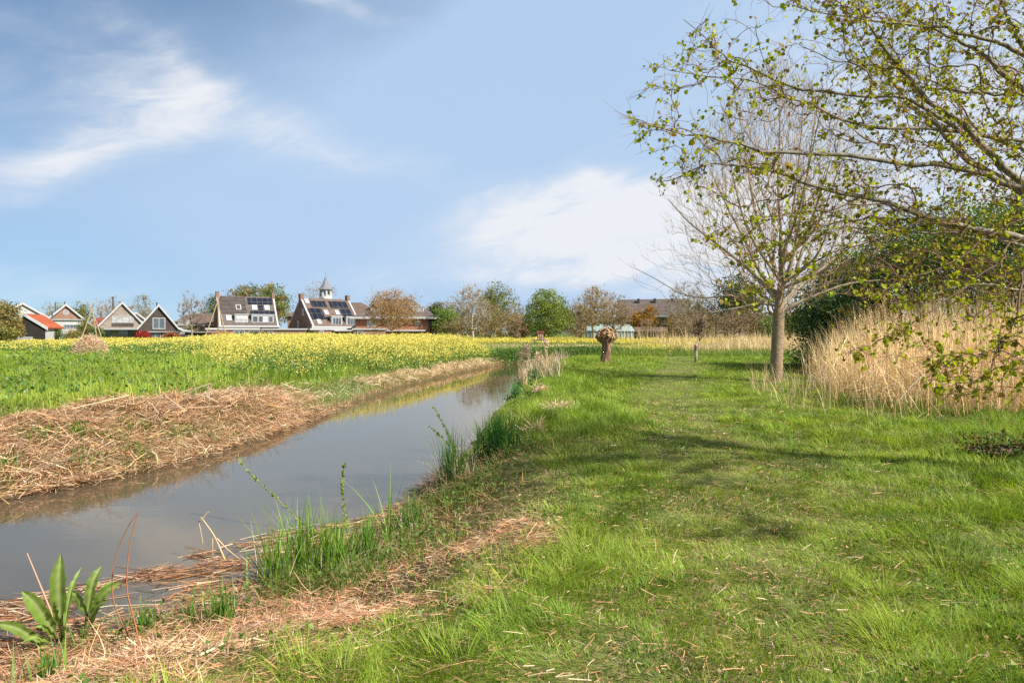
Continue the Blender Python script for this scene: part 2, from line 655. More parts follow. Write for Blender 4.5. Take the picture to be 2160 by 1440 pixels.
xs = axis([(-900, -200, 100), (-200, -60, 20), (-60, -14, 2), (-14, 12, 0.15), (12, 30, 1), (30, 60, 3), (60, 200, 20), (200, 900, 100)])
ys = axis([(-60, -10, 10), (-10, 2, 0.8), (2, 20, 0.15), (20, 52, 0.35), (52, 90, 2), (90, 200, 11), (200, 1400, 120)])
GX, GY = np.meshgrid(xs, ys)
HZ = height(GX, GY)
nx, ny = len(xs), len(ys)
idx = np.arange(nx * ny).reshape(ny, nx)
quads = np.stack([idx[:-1, :-1], idx[:-1, 1:], idx[1:, 1:], idx[1:, :-1]], -1).reshape(-1, 4)
gx, gy = GX.ravel(), GY.ravel()
S0 = canal_s(gx, gy)
LEFT0 = is_left(gx, gy)


def tri_lookup(x, y):
    """fast bilinear height lookup on the terrain grid"""
    i = np.clip(np.searchsorted(xs, x) - 1, 0, nx - 2)
    j = np.clip(np.searchsorted(ys, y) - 1, 0, ny - 2)
    fx = np.clip((x - xs[i]) / (xs[i + 1] - xs[i]), 0, 1)
    fy = np.clip((y - ys[j]) / (ys[j + 1] - ys[j]), 0, 1)
    return (HZ[j, i] * (1 - fx) + HZ[j, i + 1] * fx) * (1 - fy) + (HZ[j + 1, i] * (1 - fx) + HZ[j + 1, i + 1] * fx) * fy


# regions given on the ground
def ground_poly(pp, z=0.0):
    return [G(a, b, z) for a, b in pp]


PATHLINE = [G(1500, 1435), G(1560, 1250), G(1560, 1080), G(1520, 960), G(1430, 880), G(1400, 830), G(1420, 790), G(1440, 765), G(1430, 748)]
STRAWPOLY = ground_poly([(-500, 1500), (-200, 1330), (0, 1290), (280, 1240), (560, 1185), (760, 1150), (900, 1110), (1010, 1095), (1020, 1135), (960, 1180), (880, 1230), (800, 1290), (640, 1350), (430, 1420), (330, 1520)], -0.12)

STRAW2 = ground_poly([(-100, 1290), (560, 1190), (1080, 1080), (1230, 1130), (1100, 1230), (820, 1380), (620, 1600), (-500, 1700)], -0.08)


def region_fields(x, y):
    s = canal_s(x, y)
    left = is_left(x, y)
    path = sstep(1.15, 0.35, seg_dist(x, y, PATHLINE) + (fbm(x, y, 0.8, 21, 2) - .5) * 0.7) * (~left)
    sd = seg_dist(x, y, STRAWPOLY + STRAWPOLY[:1])
    sd = np.where(in_poly(x, y, STRAWPOLY), sd, -sd)
    straw = sstep(-0.45, 0.5, sd + (fbm(x, y, 0.55, 31, 4) - 0.5) * 2.0) * (.35 + .65 * sstep(.34, .52, fbm(x, y, .75, 131, 3))) * (~left)
    in2 = in_poly(x, y, STRAW2) * (~left)
    straw = np.maximum(straw, in2 * .75 * sstep(.50, .64, fbm(x, y, .55, 39, 3)))
    cd = seg_dist(x, y, CREST)
    lstraw = sstep(1.15, 0.55, cd + (fbm(x, y, .8, 41, 2) - .5) * .5) * left
    lstraw = np.maximum(lstraw, sstep(19.5, 14.5, y + (fbm(x, y, 1.1, 49, 3) - .5) * 5) * sstep(2.6, 1.2, s + (fbm(x, y, .7, 45, 2) - .5)) * left)
    return s, left, path, straw, lstraw


s_, left_, path_, straw_, lstraw_ = region_fields(gx, gy)
gcol = np.empty((len(gx), 3))
soilg = np.array([0.105, 0.130, 0.030])
gcol[:] = soilg
gcol = gcol * (0.75 + 0.5 * fbm(gx, gy, 1.1, 2, 3))[:, None]
dry = np.clip(0.22 * path_ + 0.20 * sstep(0.5, 0.75, fbm(gx, gy, 1.6, 6, 3)) * (~left_), 0, 1)
gcol = mixc(gcol, (0.20, 0.155, 0.075), dry)
gcol = mixc(gcol, (0.20, 0.125, 0.065), straw_ * 0.9)
gcol = mixc(gcol, (0.13, 0.08, 0.042), lstraw_ * 0.95)
farg = sstep(25, 55, gy)
gcol = mixc(gcol, (0.13, 0.17, 0.04), farg * .8)
gcol = mixc(gcol, (0.085, 0.07, 0.03), sstep(0.25, 0.0, s_))
gcol = mixc(gcol, (0.075, 0.05, 0.026), sstep(2.0, 1.0, s_) * (~left_) * sstep(10, 7, gy) * .9)
ground_m, nt, out = new_mat('earth_and_turf')
at = nt.nodes.new('ShaderNodeAttribute')
at.attribute_name = 'Col'
tc = nt.nodes.new('ShaderNodeTexCoord')
nz = nt.nodes.new('ShaderNodeTexNoise')
nz.inputs['Scale'].default_value = 14
nz.inputs['Detail'].default_value = 8
L(nt, tc.outputs['Object'], nz.inputs['Vector'])
mx = nt.nodes.new('ShaderNodeMix')
mx.data_type = 'RGBA'
mx.blend_type = 'OVERLAY'
mx.inputs['Factor'].default_value = 0.8
L(nt, at.outputs['Color'], mx.inputs['A'])
L(nt, nz.outputs['Fac'], mx.inputs['B'])
b = nt.nodes.new('ShaderNodeBsdfPrincipled')
b.inputs['Roughness'].default_value = 0.95
b.inputs['Specular IOR Level'].default_value = 0.1
L(nt, mx.outputs['Result'], b.inputs['Base Color'])
bp = nt.nodes.new('ShaderNodeBump')
bp.inputs['Strength'].default_value = 0.6
bp.inputs['Distance'].default_value = 0.04
L(nt, nz.outputs['Fac'], bp.inputs['Height'])
L(nt, bp.outputs[0], b.inputs['Normal'])
L(nt, b.outputs[0], out.inputs['Surface'])
g = np_obj('ground', np.stack([gx, gy, HZ.ravel()], 1), [quads], ground_m, None, gcol, True)
tag(g, 'grassy earth banks and meadow either side of the ditch', kind='structure')

# water: one sheet at the level of the ditch
water_m, nt, out = new_mat('ditch_water')
tc = nt.nodes.new('ShaderNodeTexCoord')
mp = nt.nodes.new('ShaderNodeMapping')
mp.inputs['Scale'].default_value = (0.8, 2.2, 1)
L(nt, tc.outputs['Object'], mp.inputs['Vector'])
nz = nt.nodes.new('ShaderNodeTexNoise')
nz.inputs['Scale'].default_value = 2.0
nz.inputs['Detail'].default_value = 4
nz.inputs['Roughness'].default_value = 0.55
L(nt, mp.outputs[0], nz.inputs['Vector'])
nz2 = nt.nodes.new('ShaderNodeTexNoise')
nz2.inputs['Scale'].default_value = 11.0
nz2.inputs['Detail'].default_value = 2
L(nt, mp.outputs[0], nz2.inputs['Vector'])
ad = nt.nodes.new('ShaderNodeMath')
ad.operation = 'MULTIPLY_ADD'
ad.inputs[1].default_value = 0.22
L(nt, nz2.outputs['Fac'], ad.inputs[0])
L(nt, nz.outputs['Fac'], ad.inputs[2])
bp = nt.nodes.new('ShaderNodeBump')
wp = nt.nodes.new('ShaderNodeTexNoise')      # cat's-paws: ruffled and smooth patches
wp.inputs['Scale'].default_value = 0.45
wp.inputs['Detail'].default_value = 2
L(nt, mp.outputs[0], wp.inputs['Vector'])
mr = nt.nodes.new('ShaderNodeMapRange')
mr.inputs['From Min'].default_value = 0.38
mr.inputs['From Max'].default_value = 0.66
mr.inputs['To Min'].default_value = 0.03
mr.inputs['To Max'].default_value = 0.13
L(nt, wp.outputs['Fac'], mr.inputs['Value'])
L(nt, mr.outputs[0], bp.inputs['Strength'])
bp.inputs['Distance'].default_value = 0.014
L(nt, ad.outputs[0], bp.inputs['Height'])
df = nt.nodes.new('ShaderNodeBsdfDiffuse')
df.inputs['Color'].default_value = (0.075, 0.062, 0.043, 1)
gl = nt.nodes.new('ShaderNodeBsdfGlossy')
gl.inputs['Color'].default_value = (0.98, 0.90, 0.795, 1)
gl.inputs['Roughness'].default_value = 0.02
fr = nt.nodes.new('ShaderNodeFresnel')
fr.inputs['IOR'].default_value = 2.0
L(nt, bp.outputs[0], gl.inputs['Normal'])
L(nt, bp.outputs[0], fr.inputs['Normal'])
ms = nt.nodes.new('ShaderNodeMixShader')
L(nt, fr.outputs[0], ms.inputs[0])
L(nt, df.outputs[0], ms.inputs[1])
L(nt, gl.outputs[0], ms.inputs[2])
L(nt, ms.outputs[0], out.inputs['Surface'])
wv = np.array([(-19, -9, WATER), (46, -9, WATER), (46, 56, WATER), (-19, 56, WATER)], float)
w = np_obj('water', wv, [np.array([[0, 1, 2, 3]])], water_m)
tag(w, 'still ditch water reflecting pale clouds', kind='structure')


# ------------------------------------------------------------------ scatter helpers
def polar(n, d0, d1, k, half=52.0, cx=0.0):
    """points with areal density ~ d^-k, in a fan from the viewpoint's standing place"""
    u = rng.random(n)
    e = 2 - k
    d = (d0 ** e + u * (d1 ** e - d0 ** e)) ** (1 / e)
    a = np.radians(rng.uniform(-half, half, n))
    return d * np.sin(a), d * np.cos(a), d


GREEN_A = np.array([0.168, 0.265, 0.024])
GREEN_B = np.array([0.295, 0.365, 0.045])
GREEN_D = np.array([0.078, 0.140, 0.016])
GREEN_BLUE = np.array([0.125, 0.205, 0.065])
TAN = np.array([0.60, 0.395, 0.225])
TAN2 = np.array([0.50, 0.265, 0.125])
PALE = np.array([0.70, 0.55, 0.39])


def blades(geo, x, y, z, h, w, lean, colr, tip=0.25, nseg=3, leandir=None):
    n = len(x)
    if leandir is None:
        leandir = rng.uniform(0, 2 * math.pi, n)
    lx, ly = np.cos(leandir), np.sin(leandir)
    d = unit(np.stack([lx * lean, ly * lean, np.ones(n)], 1))
    bend = np.stack([lx * lean * .8, ly * lean * .8, -0.35 * np.minimum(lean, 1.0)], 1)
    side = np.stack([np.cos(leandir + math.pi / 2 + rng.normal(0, .5, n)), np.sin(leandir + math.pi / 2 + rng.normal(0, .5, n)), np.zeros(n)], 1)
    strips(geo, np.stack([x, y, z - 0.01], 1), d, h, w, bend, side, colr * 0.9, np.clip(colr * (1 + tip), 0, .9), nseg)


# --- lawn on the near (right) bank
def lawn():
    geo = Geo()
    x, y, d = polar(1380000, 2.2, 62, 1.85, 60)
    s, left, path, straw, lst = region_fields(x, y)
    keep = (~left) & (s > 0.12)
    keep &= rng.random(len(x)) < (1 - 0.74 * straw) * (1 - 0.12 * path)
    clump = fbm(x, y, 0.45, 51, 3)
    keep &= rng.random(len(x)) < 1 - .88 * sstep(2.3, 1.3, s + (fbm(x, y, .5, 35, 2) - .5)) * sstep(12, 8.5, y)
    keep &= rng.random(len(x)) < 0.5 + 1.2 * sstep(0.25, 0.6, clump)
    x, y, d, s, path, straw, clump = [a[keep] for a in (x, y, d, s, path, straw, clump)]
    n = len(x)
    big = fbm(x, y, 2.2, 61, 3)
    verge = np.exp(-((s - 1.8) / 1.1) ** 2) * sstep(8, 12, y)
    lush = np.clip(sstep(0.5, 0.72, big) * 0.7 + 0.9 * verge + 0.8 * sstep(3.0, 4.6, x - 0.08 * y + (big - .5) * 2) * sstep(16, 7, y) + .4 * sstep(20, 40, y), 0, 1.2) * (1 - 0.85 * path)
    h = (0.045 + 0.06 * clump + 0.13 * lush * (0.5 + clump)) * rng.uniform(0.6, 1.35, n)
    h *= 1 - 0.25 * path
    wd = 0.0047 * np.maximum(1, d / 4.2) ** 0.72 * rng.uniform(0.7, 1.3, n)
    lean = np.abs(rng.normal(0.38, 0.28, n)) + 0.25 * (1 - clump)
    ld = fbm(x, y, .5, 71, 2) * 14 + rng.normal(0, .7, n)
    t = rng.random(n)
    c = mixc(GREEN_A, GREEN_B, np.clip(fbm(x, y, 1.3, 81, 3) * 1.6 - .35 + rng.normal(0, .18, n), 0, 1))
    c = mixc(c, GREEN_D, np.clip(sstep(.42, .68, fbm(x, y, .55, 91, 3)) * .8, 0, 1) * (t < .8))
    pd = np.clip(0.12 + 0.12 * path + 0.24 * sstep(0.48, 0.70, fbm(x, y, 1.7, 6, 3)) * sstep(14, 6, y) + .35 * straw + .20 * in_poly(x, y, STRAW2), 0, .8)
    isdry = rng.random(n) < pd
    c[isdry] = mixc(TAN, PALE, rng.random(isdry.sum()))
    lean[isdry] += 0.9
    h[isdry] *= 0.9
    c = cvar(n, c, .17, .05)
    z = tri_lookup(x, y)
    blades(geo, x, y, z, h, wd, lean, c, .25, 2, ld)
    # tussocks: denser, taller bunches of fresh grass
    tx, ty, td = polar(900, 3.0, 40, 1.3, 50)
    s, left, path, straw, lst = region_fields(tx, ty)
    k = (~left) & (s > .4 + 1.5 * sstep(10, 8, ty)) & (rng.random(len(tx)) > 0.8 * path) & (rng.random(len(tx)) > 0.85 * straw)
    tx, ty, td = tx[k], ty[k], td[k]
    extra = [G(a, b, -.02) for a, b in [(1060, 1180), (1110, 1235), (1180, 1215), (1230, 1170), (1080, 1310), (950, 1380), (1210, 905), (1330, 890), (1360, 880), (1240, 860), (1300, 850), (1190, 980), (2080, 1000), (2010, 960), (1930, 950), (2120, 1330), (2060, 1390), (1880, 1150), (2000, 1210), (1500, 985), (1750, 940), (1650, 920)]]
    tx = np.concatenate([tx, [e[0] for e in extra]])
    ty = np.concatenate([ty, [e[1] for e in extra]])
    td = np.hypot(tx, ty)
    m = len(tx)
    rad = rng.uniform(.10, .26, m) * (1 + .25 * (td > 9))
    rad[-len(extra):] = .26
    hh = rng.uniform(.12, .24, m) * (1 + .3 * (td > 9))
    hh[-len(extra):] = .26
    per = np.clip(150 * (6 / np.maximum(td, 5)) ** .9, 25, 150).astype(int)
    ii = np.repeat(np.arange(m), per)
    r = np.sqrt(rng.random(len(ii))) * rad[ii]
    a = rng.uniform(0, 2 * math.pi, len(ii))
    x, y = tx[ii] + r * np.cos(a), ty[ii] + r * np.sin(a)
    tone = rng.random(m)
    c = mixc(GREEN_A * .95, GREEN_B, tone[ii])
    c = cvar(len(ii), c, .2, .06)
    h = hh[ii] * rng.uniform(.55, 1.2, len(ii)) * (1 - .35 * (r / rad[ii]) ** 2)
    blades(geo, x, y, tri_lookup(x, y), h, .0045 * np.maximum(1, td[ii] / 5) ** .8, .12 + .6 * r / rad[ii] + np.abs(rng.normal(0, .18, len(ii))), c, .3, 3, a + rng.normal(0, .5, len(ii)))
    # broad-leaved weeds pressed in the turf
    wx, wy, wd_ = polar(9000, 2.6, 16, 1.6, 50)
    s, left, path, straw, lst = region_fields(wx, wy)
    k = (~left) & (s > .3) & (vnoise(wx, wy, .8, 95) > .55) & (straw < .5)
    wx, wy = wx[k], wy[k]
    n = len(wx)
    p = np.stack([wx, wy, tri_lookup(wx, wy) + rng.uniform(.015, .06, n)], 1)
    diamonds(geo, p, rng.uniform(.02, .045, n), cvar(n, (0.12, .21, .03), .2), (0, 0, .25), 1, .8)
    o = geo.build('grass', M['grass'])
    tag(o, 'short green grass of the trodden path and right bank', 'grass', kind='stuff')


lawn()


# --- litter of dry reed lying about
def litter_sticks(geo, x, y, z, length, width, flat=0.12, cols=(TAN, TAN2), nseg=2, up=0.02, dirang=None, var=.3):
    n = len(x)
    a = rng.uniform(0, 2 * math.pi, n) if dirang is None else dirang + rng.normal(0, .55, n)
    el = rng.normal(0, flat, n)
    d = np.stack([np.cos(a) * np.cos(el), np.sin(a) * np.cos(el), np.sin(el)], 1)
    base = np.stack([x, y, z + up * rng.random(n) + np.abs(np.sin(el)) * length * .5], 1) - d * (length * .5)[:, None]
    bend = np.stack([rng.normal(0, .12, n), rng.normal(0, .12, n), -np.abs(rng.normal(0, .05, n))], 1)
    side = unit(np.cross(d, np.array([0, 0, 1.]) + rng.normal(0, .5, (n, 3))))
    c = mixc(cols[0], cols[1], rng.random(n))
    c = cvar(n, c, var, .06)
    gr = rng.random(n) < .22
    c[gr] = c[gr] * np.array([.42, .42, .46])
    pale = rng.random(n) < .12
    c[pale] = PALE * rng.uniform(.8, 1.15, (pale.sum(), 1))
    strips(geo, base, d, length, width, bend, side, c, c * rng.uniform(.8, 1.15, (n, 1)), nseg, 'flat')


def right_litter():
    geo = Geo()
    x, y, d = polar(470000, 2.3, 16, 1.4, 52)
    s, left, path, straw, lst = region_fields(x, y)
    p = straw * (0.5 + 1.1 * sstep(.35, .6, fbm(x, y, .7, 33, 3)))
    p = np.maximum(p, .16 * in_poly(x, y, STRAW2))
    p = np.maximum(p, 0.035 + .03 * path + .10 * sstep(.55, .75, fbm(x, y, 1.2, 6, 3)) * sstep(9, 5, y))
    p = np.maximum(p, .42 * sstep(1.5, .1, s) * sstep(14, 9, y))
    keep = (~left) & (s > -.25) & (rng.random(len(x)) < p)
    x, y, d, straw = x[keep], y[keep], d[keep], straw[keep]
    n = len(x)
    ln = rng.lognormal(-2.95, .5, n) * (1 + .9 * straw)
    z = np.maximum(tri_lookup(x, y), WATER)
    litter_sticks(geo, x, y, z, np.clip(ln, .02, .38), rng.uniform(.0018, .0044, n) * np.maximum(1, d / 6), .22, (TAN, TAN2 * np.array([1.05, .85, .8])), up=.05, dirang=np.where(rng.random(n) < .6, .6, 0) + rng.uniform(0, 6.3, n) * (rng.random(n) < .45))
    # small brown dead leaf bits trodden into the turf
    x, y, d = polar(9000, 2.4, 15, 1.6, 50)
    s, left, path, straw, lst = region_fields(x, y)
    k = (~left) & (s > .3) & (vnoise(x, y, .7, 97) > .45)
    x, y = x[k], y[k]
    diamonds(geo, np.stack([x, y, tri_lookup(x, y) + rng.uniform(.01, .05, len(x))], 1), rng.uniform(.010, .030, len(x)), cvar(len(x), mixc((.22, .13, .06), (.42, .30, .17), rng.random(len(x))), .25), None, 1, .7)
    # upright broken stubble
    x, y, d = polar(26000, 2.6, 14, 1.0, 52)
    s, left, path, straw, lst = region_fields(x, y)
    keep = (~left) & (s > -.1) & (rng.random(len(x)) < np.maximum(straw * .55, .5 * sstep(1.1, .1, s) * sstep(4.5, 6, y)))
    x, y, d = x[keep], y[keep], d[keep]
    n = len(x)
    c = cvar(n, mixc(TAN, PALE, rng.random(n) * .7), .25)
    blades(geo, x, y, np.maximum(tri_lookup(x, y), WATER), rng.lognormal(-2.7, .5, n), .006 * np.maximum(1, d / 6), np.abs(rng.normal(.5, .5, n)), c, .1, 2)
    o = geo.build('straw_litter', M['straw'])
    tag(o, 'tan broken reed litter strewn along the right water edge', 'straw litter', kind='stuff')


right_litter()


def floating_litter():
    geo = Geo()
    n = 12000
    A = np.array([G(p, q, WATER) for p, q in [(-300, 1390), (0, 1285), (120, 1260), (300, 1215), (430, 1170), (560, 1140), (640, 1120), (760, 1100), (900, 1045)]])
    B = np.array([(-4.2, 3.3), (-3.16, 4.2), (-2.80, 4.62), (-2.28, 4.86), (-1.87, 5.22), (-1.56, 5.9), (-1.42, 6.8), (-1.22, 7.8), (-1.0, 9.3)])
    t = rng.random(n) * (len(A) - 1.001)
    i = t.astype(int)
    f = (t - i)[:, None]
    v = rng.random((n, 1)) ** .8 * 1.15 - .10
    p = (A[i] * (1 - f) + A[i + 1] * f) * (1 - v) + (B[i] * (1 - f) + B[i + 1] * f) * v + rng.normal(0, .05, (n, 2))
    k = rng.random(n) < np.clip(sstep(.46, .64, fbm(p[:, 0], p[:, 1] * 1.6, .42, 23, 3) + .12 * v[:, 0]), .05, 1)
    p = p[k]
    n = len(p)
    z = np.maximum(tri_lookup(p[:, 0], p[:, 1]), WATER + .004)
    litter_sticks(geo, p[:, 0], p[:, 1], z, np.clip(rng.lognormal(-1.75, .5, n), .05, .5), rng.uniform(.004, .009, n), .04, (TAN * .75, TAN2 * np.array([.62, .46, .40])), up=.012, dirang=np.full(n, .45))
    o = geo.build('floating_straw', M['straw'])
    tag(o, 'wet reed bits floating at the near water edge', 'floating straw', kind='stuff')


floating_litter()


def bank_growth():
    # ragged tangle of green and dead stems along the near bank's lip
    geo = Geo()
    line = [G(a_, b_, z_) for a_, b_, z_ in [(330, 1330, -.38), (480, 1270, -.36), (600, 1230, -.35), (720, 1195, -.34), (830, 1150, -.34), (930, 1085, -.33), (1010, 1040, -.30), (1080, 1000, -.28), (1085, 930, -.30), (1095, 880, -.3)]]
    n = 13000
    t = rng.random(n) ** .8 * (len(line) - 1.001)
    i = t.astype(int)
    f = (t - i)[:, None]
    ln = np.array(line)
    p = ln[i] * (1 - f) + ln[i + 1] * f + rng.normal(0, 1, (n, 2)) * np.array([.28, .24])
    x, y = p[:, 0], p[:, 1]
    s = canal_s(x, y)
    k = (s > -.12) & (rng.random(n) < .12 + sstep(.38, .6, fbm(x, y, .45, 143, 3)))
    x, y = x[k], y[k]
    n = len(x)
    d = np.hypot(x, y)
    c = mixc((.075, .135, .02), (.17, .25, .04), rng.random(n))
    dead = rng.random(n) < .38
    c[dead] = mixc((.30, .17, .08), TAN, rng.random(dead.sum()))
    h = rng.uniform(.08, .30, n) * (.6 + .8 * fbm(x, y, .5, 147, 2))
    lean = np.abs(rng.normal(.45, .35, n)) + .5 * dead
    blades(geo, x, y, np.maximum(tri_lookup(x, y), WATER), h, .0055 * np.maximum(1, d / 6) ** .8, lean, cvar(n, c, .25), .2, 3)
    n = 2600
    j = rng.integers(0, len(x), n)
    q = np.stack([x[j] + rng.normal(0, .06, n), y[j] + rng.normal(0, .06, n), np.maximum(tri_lookup(x[j], y[j]), WATER) + rng.uniform(.01, .14, n)], 1)
    diamonds(geo, q, rng.uniform(.02, .05, n), cvar(n, (.10, .17, .03), .3), (0, 0, .3), 1, .75)
    o = geo.build('bank_weeds', M['grass'])
    tag(o, 'tangled green and dead weeds on the lip of the near bank', 'bank weeds', kind='stuff')


bank_growth()


def left_litter():
    geo = Geo()
    n = 430000
    y = rng.uniform(3, 19, n)
    x = np.interp(y, [p[1] for p in EL[:9]], [p[0] for p in EL[:9]]) - rng.uniform(-.3, 5.0, n)
    s, left, path, straw, lst = region_fields(x, y)
    keep = left & (s > -.4) & (rng.random(n) < lst * (.5 + .8 * sstep(.3, .6, fbm(x, y, .9, 37, 3))) * .5)
    x, y = x[keep], y[keep]
    n = len(x)
    dirf = fbm(x, y, .9, 47, 2) * 10
    z = np.maximum(tri_lookup(x, y), WATER)
    litter_sticks(geo, x, y, z, np.clip(rng.lognormal(-2.0, .55, n), .05, .7), rng.uniform(.004, .008, n), .26, (TAN * 1.0, TAN2 * .9), up=.12, dirang=dirf, var=.48)
    # dead stems still standing at the water's edge
    m = 420
    t = rng.uniform(6.2, 13.5, m)
    xx = np.interp(t, [p[1] for p in EL[:9]], [p[0] for p in EL[:9]]) + rng.normal(-.02, .22, m)
    blades(geo, xx, t, np.maximum(tri_lookup(xx, t), WATER - .02), rng.uniform(.12, .50, m) * np.where(rng.random(m) < .2, 1.5, 1), .008, np.abs(rng.normal(.12, .15, m)), cvar(m, mixc((.22, .14, .07), (.20, .22, .06), rng.random(m)), .3), .1, 2)
    # a few long straw stalks sticking out of the heap
    for px, py, n2 in [(545, 808, 12), (440, 835, 26), (400, 835, 14), (350, 850, 14), (240, 860, 10), (580, 812, 8), (110, 905, 14), (330, 900, 10)]:
        X, Y = G(px, py, .3)
        litter_sticks(geo, X + rng.normal(0, .2, n2), Y + rng.normal(0, .2, n2), tri_lookup(np.full(n2, X), np.full(n2, Y)) + .12, rng.uniform(.5, 1.2, n2), np.full(n2, .014), .25, (PALE, TAN), dirang=np.full(n2, 2.8))
    o = geo.build('cut_reed', M['straw'])
    tag(o, 'heaped tan cut reed spread along the left bank', 'cut reed', kind='stuff')


left_litter()


RAPE_FRONT = [(-45, 57), (-27, 50), (-17, 37), (-12.5, 28.5), (-9.6, 23.6), (-8.2, 22.2), (-7.0, 23.2), (-5.9, 26), (-4.2, 31), (-3.2, 36), (-2.1, 41.5), (-1.4, 43.5), (-1.7, 47)]
RAPE_MAIN = [(-70, 64)] + RAPE_FRONT + [(-6, 60), (-12, 80), (-60, 82)]


def left_meadow():
    geo = Geo()
    # meadow and bank grass on the far side of the ditch
    x, y, d = polar(330000, 7.5, 75, 1.45, 54)
    s, left, path, straw, lst = region_fields(x, y)
    keep = left & (s > .04) & (rng.random(len(x)) < 1 - .84 * lst) & (x < 3 + 0 * y)
    keep |= left & (s > .1) & (y > 44) & (rng.random(len(x)) < .8)
    cl = fbm(x, y, .8, 53, 3)
    keep &= rng.random(len(x)) < .3 + 1.2 * sstep(.25, .6, cl)
    x, y, d, s, cl, lst = [a[keep] for a in (x, y, d, s, cl, lst)]
    n = len(x)
    bankside = sstep(1.9, .6, s) * sstep(12.5, 16.5, y)          # low mixed sedge strip beside the water
    tall = sstep(2.6, 4.5, s) * sstep(.35, .65, fbm(x, y, 3.0, 57, 3))
    rf = sstep(2.4, .4, seg_dist(x, y, RAPE_FRONT[2:])) * sstep(1.6, 2.6, s)
    h = (.10 + .12 * cl + .22 * tall + .05 * bankside + .30 * rf) * rng.uniform(.6, 1.4, n)
    h *= np.where(lst > .3, .7, 1)
    c = mixc(GREEN_A * 1.05, GREEN_B * 1.08, np.clip(fbm(x, y, 2.5, 59, 3) * 1.7 - .35, 0, 1))
    c = mixc(c, GREEN_D, sstep(.5, .7, fbm(x, y, 1.4, 63, 3)) * .6)
    c = mixc(c, GREEN_BLUE, np.clip(bankside * .75, 0, 1))
    isdry = rng.random(n) < np.clip(.05 + .32 * bankside * (.4 + sstep(.4, .6, fbm(x, y, 1.0, 67, 2))), 0, .75)
    c[isdry] = mixc(TAN, PALE, rng.random(isdry.sum())) * .95
    # reddish stubble right on the water line
    red = (s < .22) & (y > 13) & (rng.random(n) < .4)
    c[red] = mixc(np.array([.38, .24, .13]), np.array([.46, .36, .22]), rng.random(red.sum()))
    far = sstep(44, 48, y) * (s < 6)
    c = cvar(n, c, .17, .05)
    lean = np.abs(rng.normal(.3, .25, n))
    lean[isdry] += .4
    wd = .0055 * np.maximum(1, d / 6) ** .8 * rng.uniform(.7, 1.3, n)
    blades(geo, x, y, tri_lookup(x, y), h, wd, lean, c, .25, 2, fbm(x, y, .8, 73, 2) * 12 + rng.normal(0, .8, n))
    # reddish stubble fringe at the water line
    m = 5000
    t = rng.uniform(12.8, 44, m)
    ex = np.interp(t, [p[1] for p in EL[3:]], [p[0] for p in EL[3:]])
    off = np.abs(rng.normal(0, .13, m)) + .02
    xx = ex - off
    zz = np.maximum(tri_lookup(xx, t), WATER)
    cc = cvar(m, mixc(np.array([.36, .22, .12]), np.array([.48, .36, .22]), rng.random(m)), .2)
    dd = np.hypot(xx, t)
    blades(geo, xx, t, zz, rng.uniform(.06, .16, m), .006 * np.maximum(1, dd / 8) ** .9, np.abs(rng.normal(.2, .2, m)), cc, .1, 2)
    # dry patches on the sedge strip
    m = 15000
    t = rng.uniform(15, 44, m)
    ex = np.interp(t, [p[1] for p in EL[3:]], [p[0] for p in EL[3:]])
    xx = ex - rng.uniform(.15, 1.0, m) * (1 + .9 * sstep(26, 17, t))
    k = .08 + .5 * sstep(.42, .62, fbm(xx, t, 1.4, 77, 3)) > rng.random(m)
    xx, t = xx[k], t[k]
    litter_sticks(geo, xx, t, tri_lookup(xx, t), rng.uniform(.1, .4, len(t)), .008 * np.maximum(1, t / 12), .3, (TAN, PALE), up=.12)
    # green broad weeds on the heap and in the meadow
    m = 5200
    t = rng.uniform(6.5, 17.5, m)
    xx = np.interp(t, [p[1] for p in EL[:9]], [p[0] for p in EL[:9]]) - rng.uniform(.1, 3.2, m)
    k = sstep(.50, .66, fbm(xx, t, .8, 87, 3)) > rng.random(m)
    xx, t = xx[k], t[k]
    m = len(t)
    blades(geo, xx, t, tri_lookup(xx, t), rng.uniform(.12, .34, m), .007, np.abs(rng.normal(.3, .25, m)), cvar(m, mixc(GREEN_A * .8, (.20, .17, .05), rng.random(m)), .2), .25, 2)
    for px, py, r, z0 in [(290, 865, .45, .3), (170, 880, .2, .3), (480, 865, .5, .2), (500, 905, .35, 0), (180, 940, .3, 0), (300, 935, .35, -.1), (250, 930, .3, -.1), (90, 930, .3, 0), (15, 975, .35, -.1), (360, 925, .3, -.2), (395, 915, .25, -.2)]:
        X, Y = G(px, py, z0)
        n2 = 90
        p = np.stack([X + rng.normal(0, r * .5, n2), Y + rng.normal(0, r * .5, n2)], 1)
        z = tri_lookup(p[:, 0], p[:, 1])
        diamonds(geo, np.column_stack([p, z + rng.uniform(.02, .22, n2)]), rng.uniform(.03, .07, n2), cvar(n2, (.085, .15, .025), .22), (0, 0, .3))
        blades(geo, p[:, 0], p[:, 1], z, rng.uniform(.15, .35, n2), .007, np.abs(rng.normal(.25, .2, n2)), cvar(n2, GREEN_A, .2), .3, 2)
    # cow parsley and leafy stems in the taller meadow
    x, y, d = polar(26000, 13, 60, 1.0, 50)
    s, left, path, straw, lst = region_fields(x, y)
    k = left & (s > 2.2) & (fbm(x, y, 2.0, 83, 3) > .52) & (lst < .2)
    x, y, d = x[k], y[k], d[k]
    n = len(x)
    z = tri_lookup(x, y)
    hh = rng.uniform(.2, .7, n)
    diamonds(geo, np.stack([x, y, z + hh], 1), rng.uniform(.06, .14, n), cvar(n, (.10, .19, .035), .25), (0, 0, .3))
    w_ = rng.random(n) < .05
    xw, yw, zw = x[w_], y[w_], z[w_] + rng.uniform(.45, .75, w_.sum())
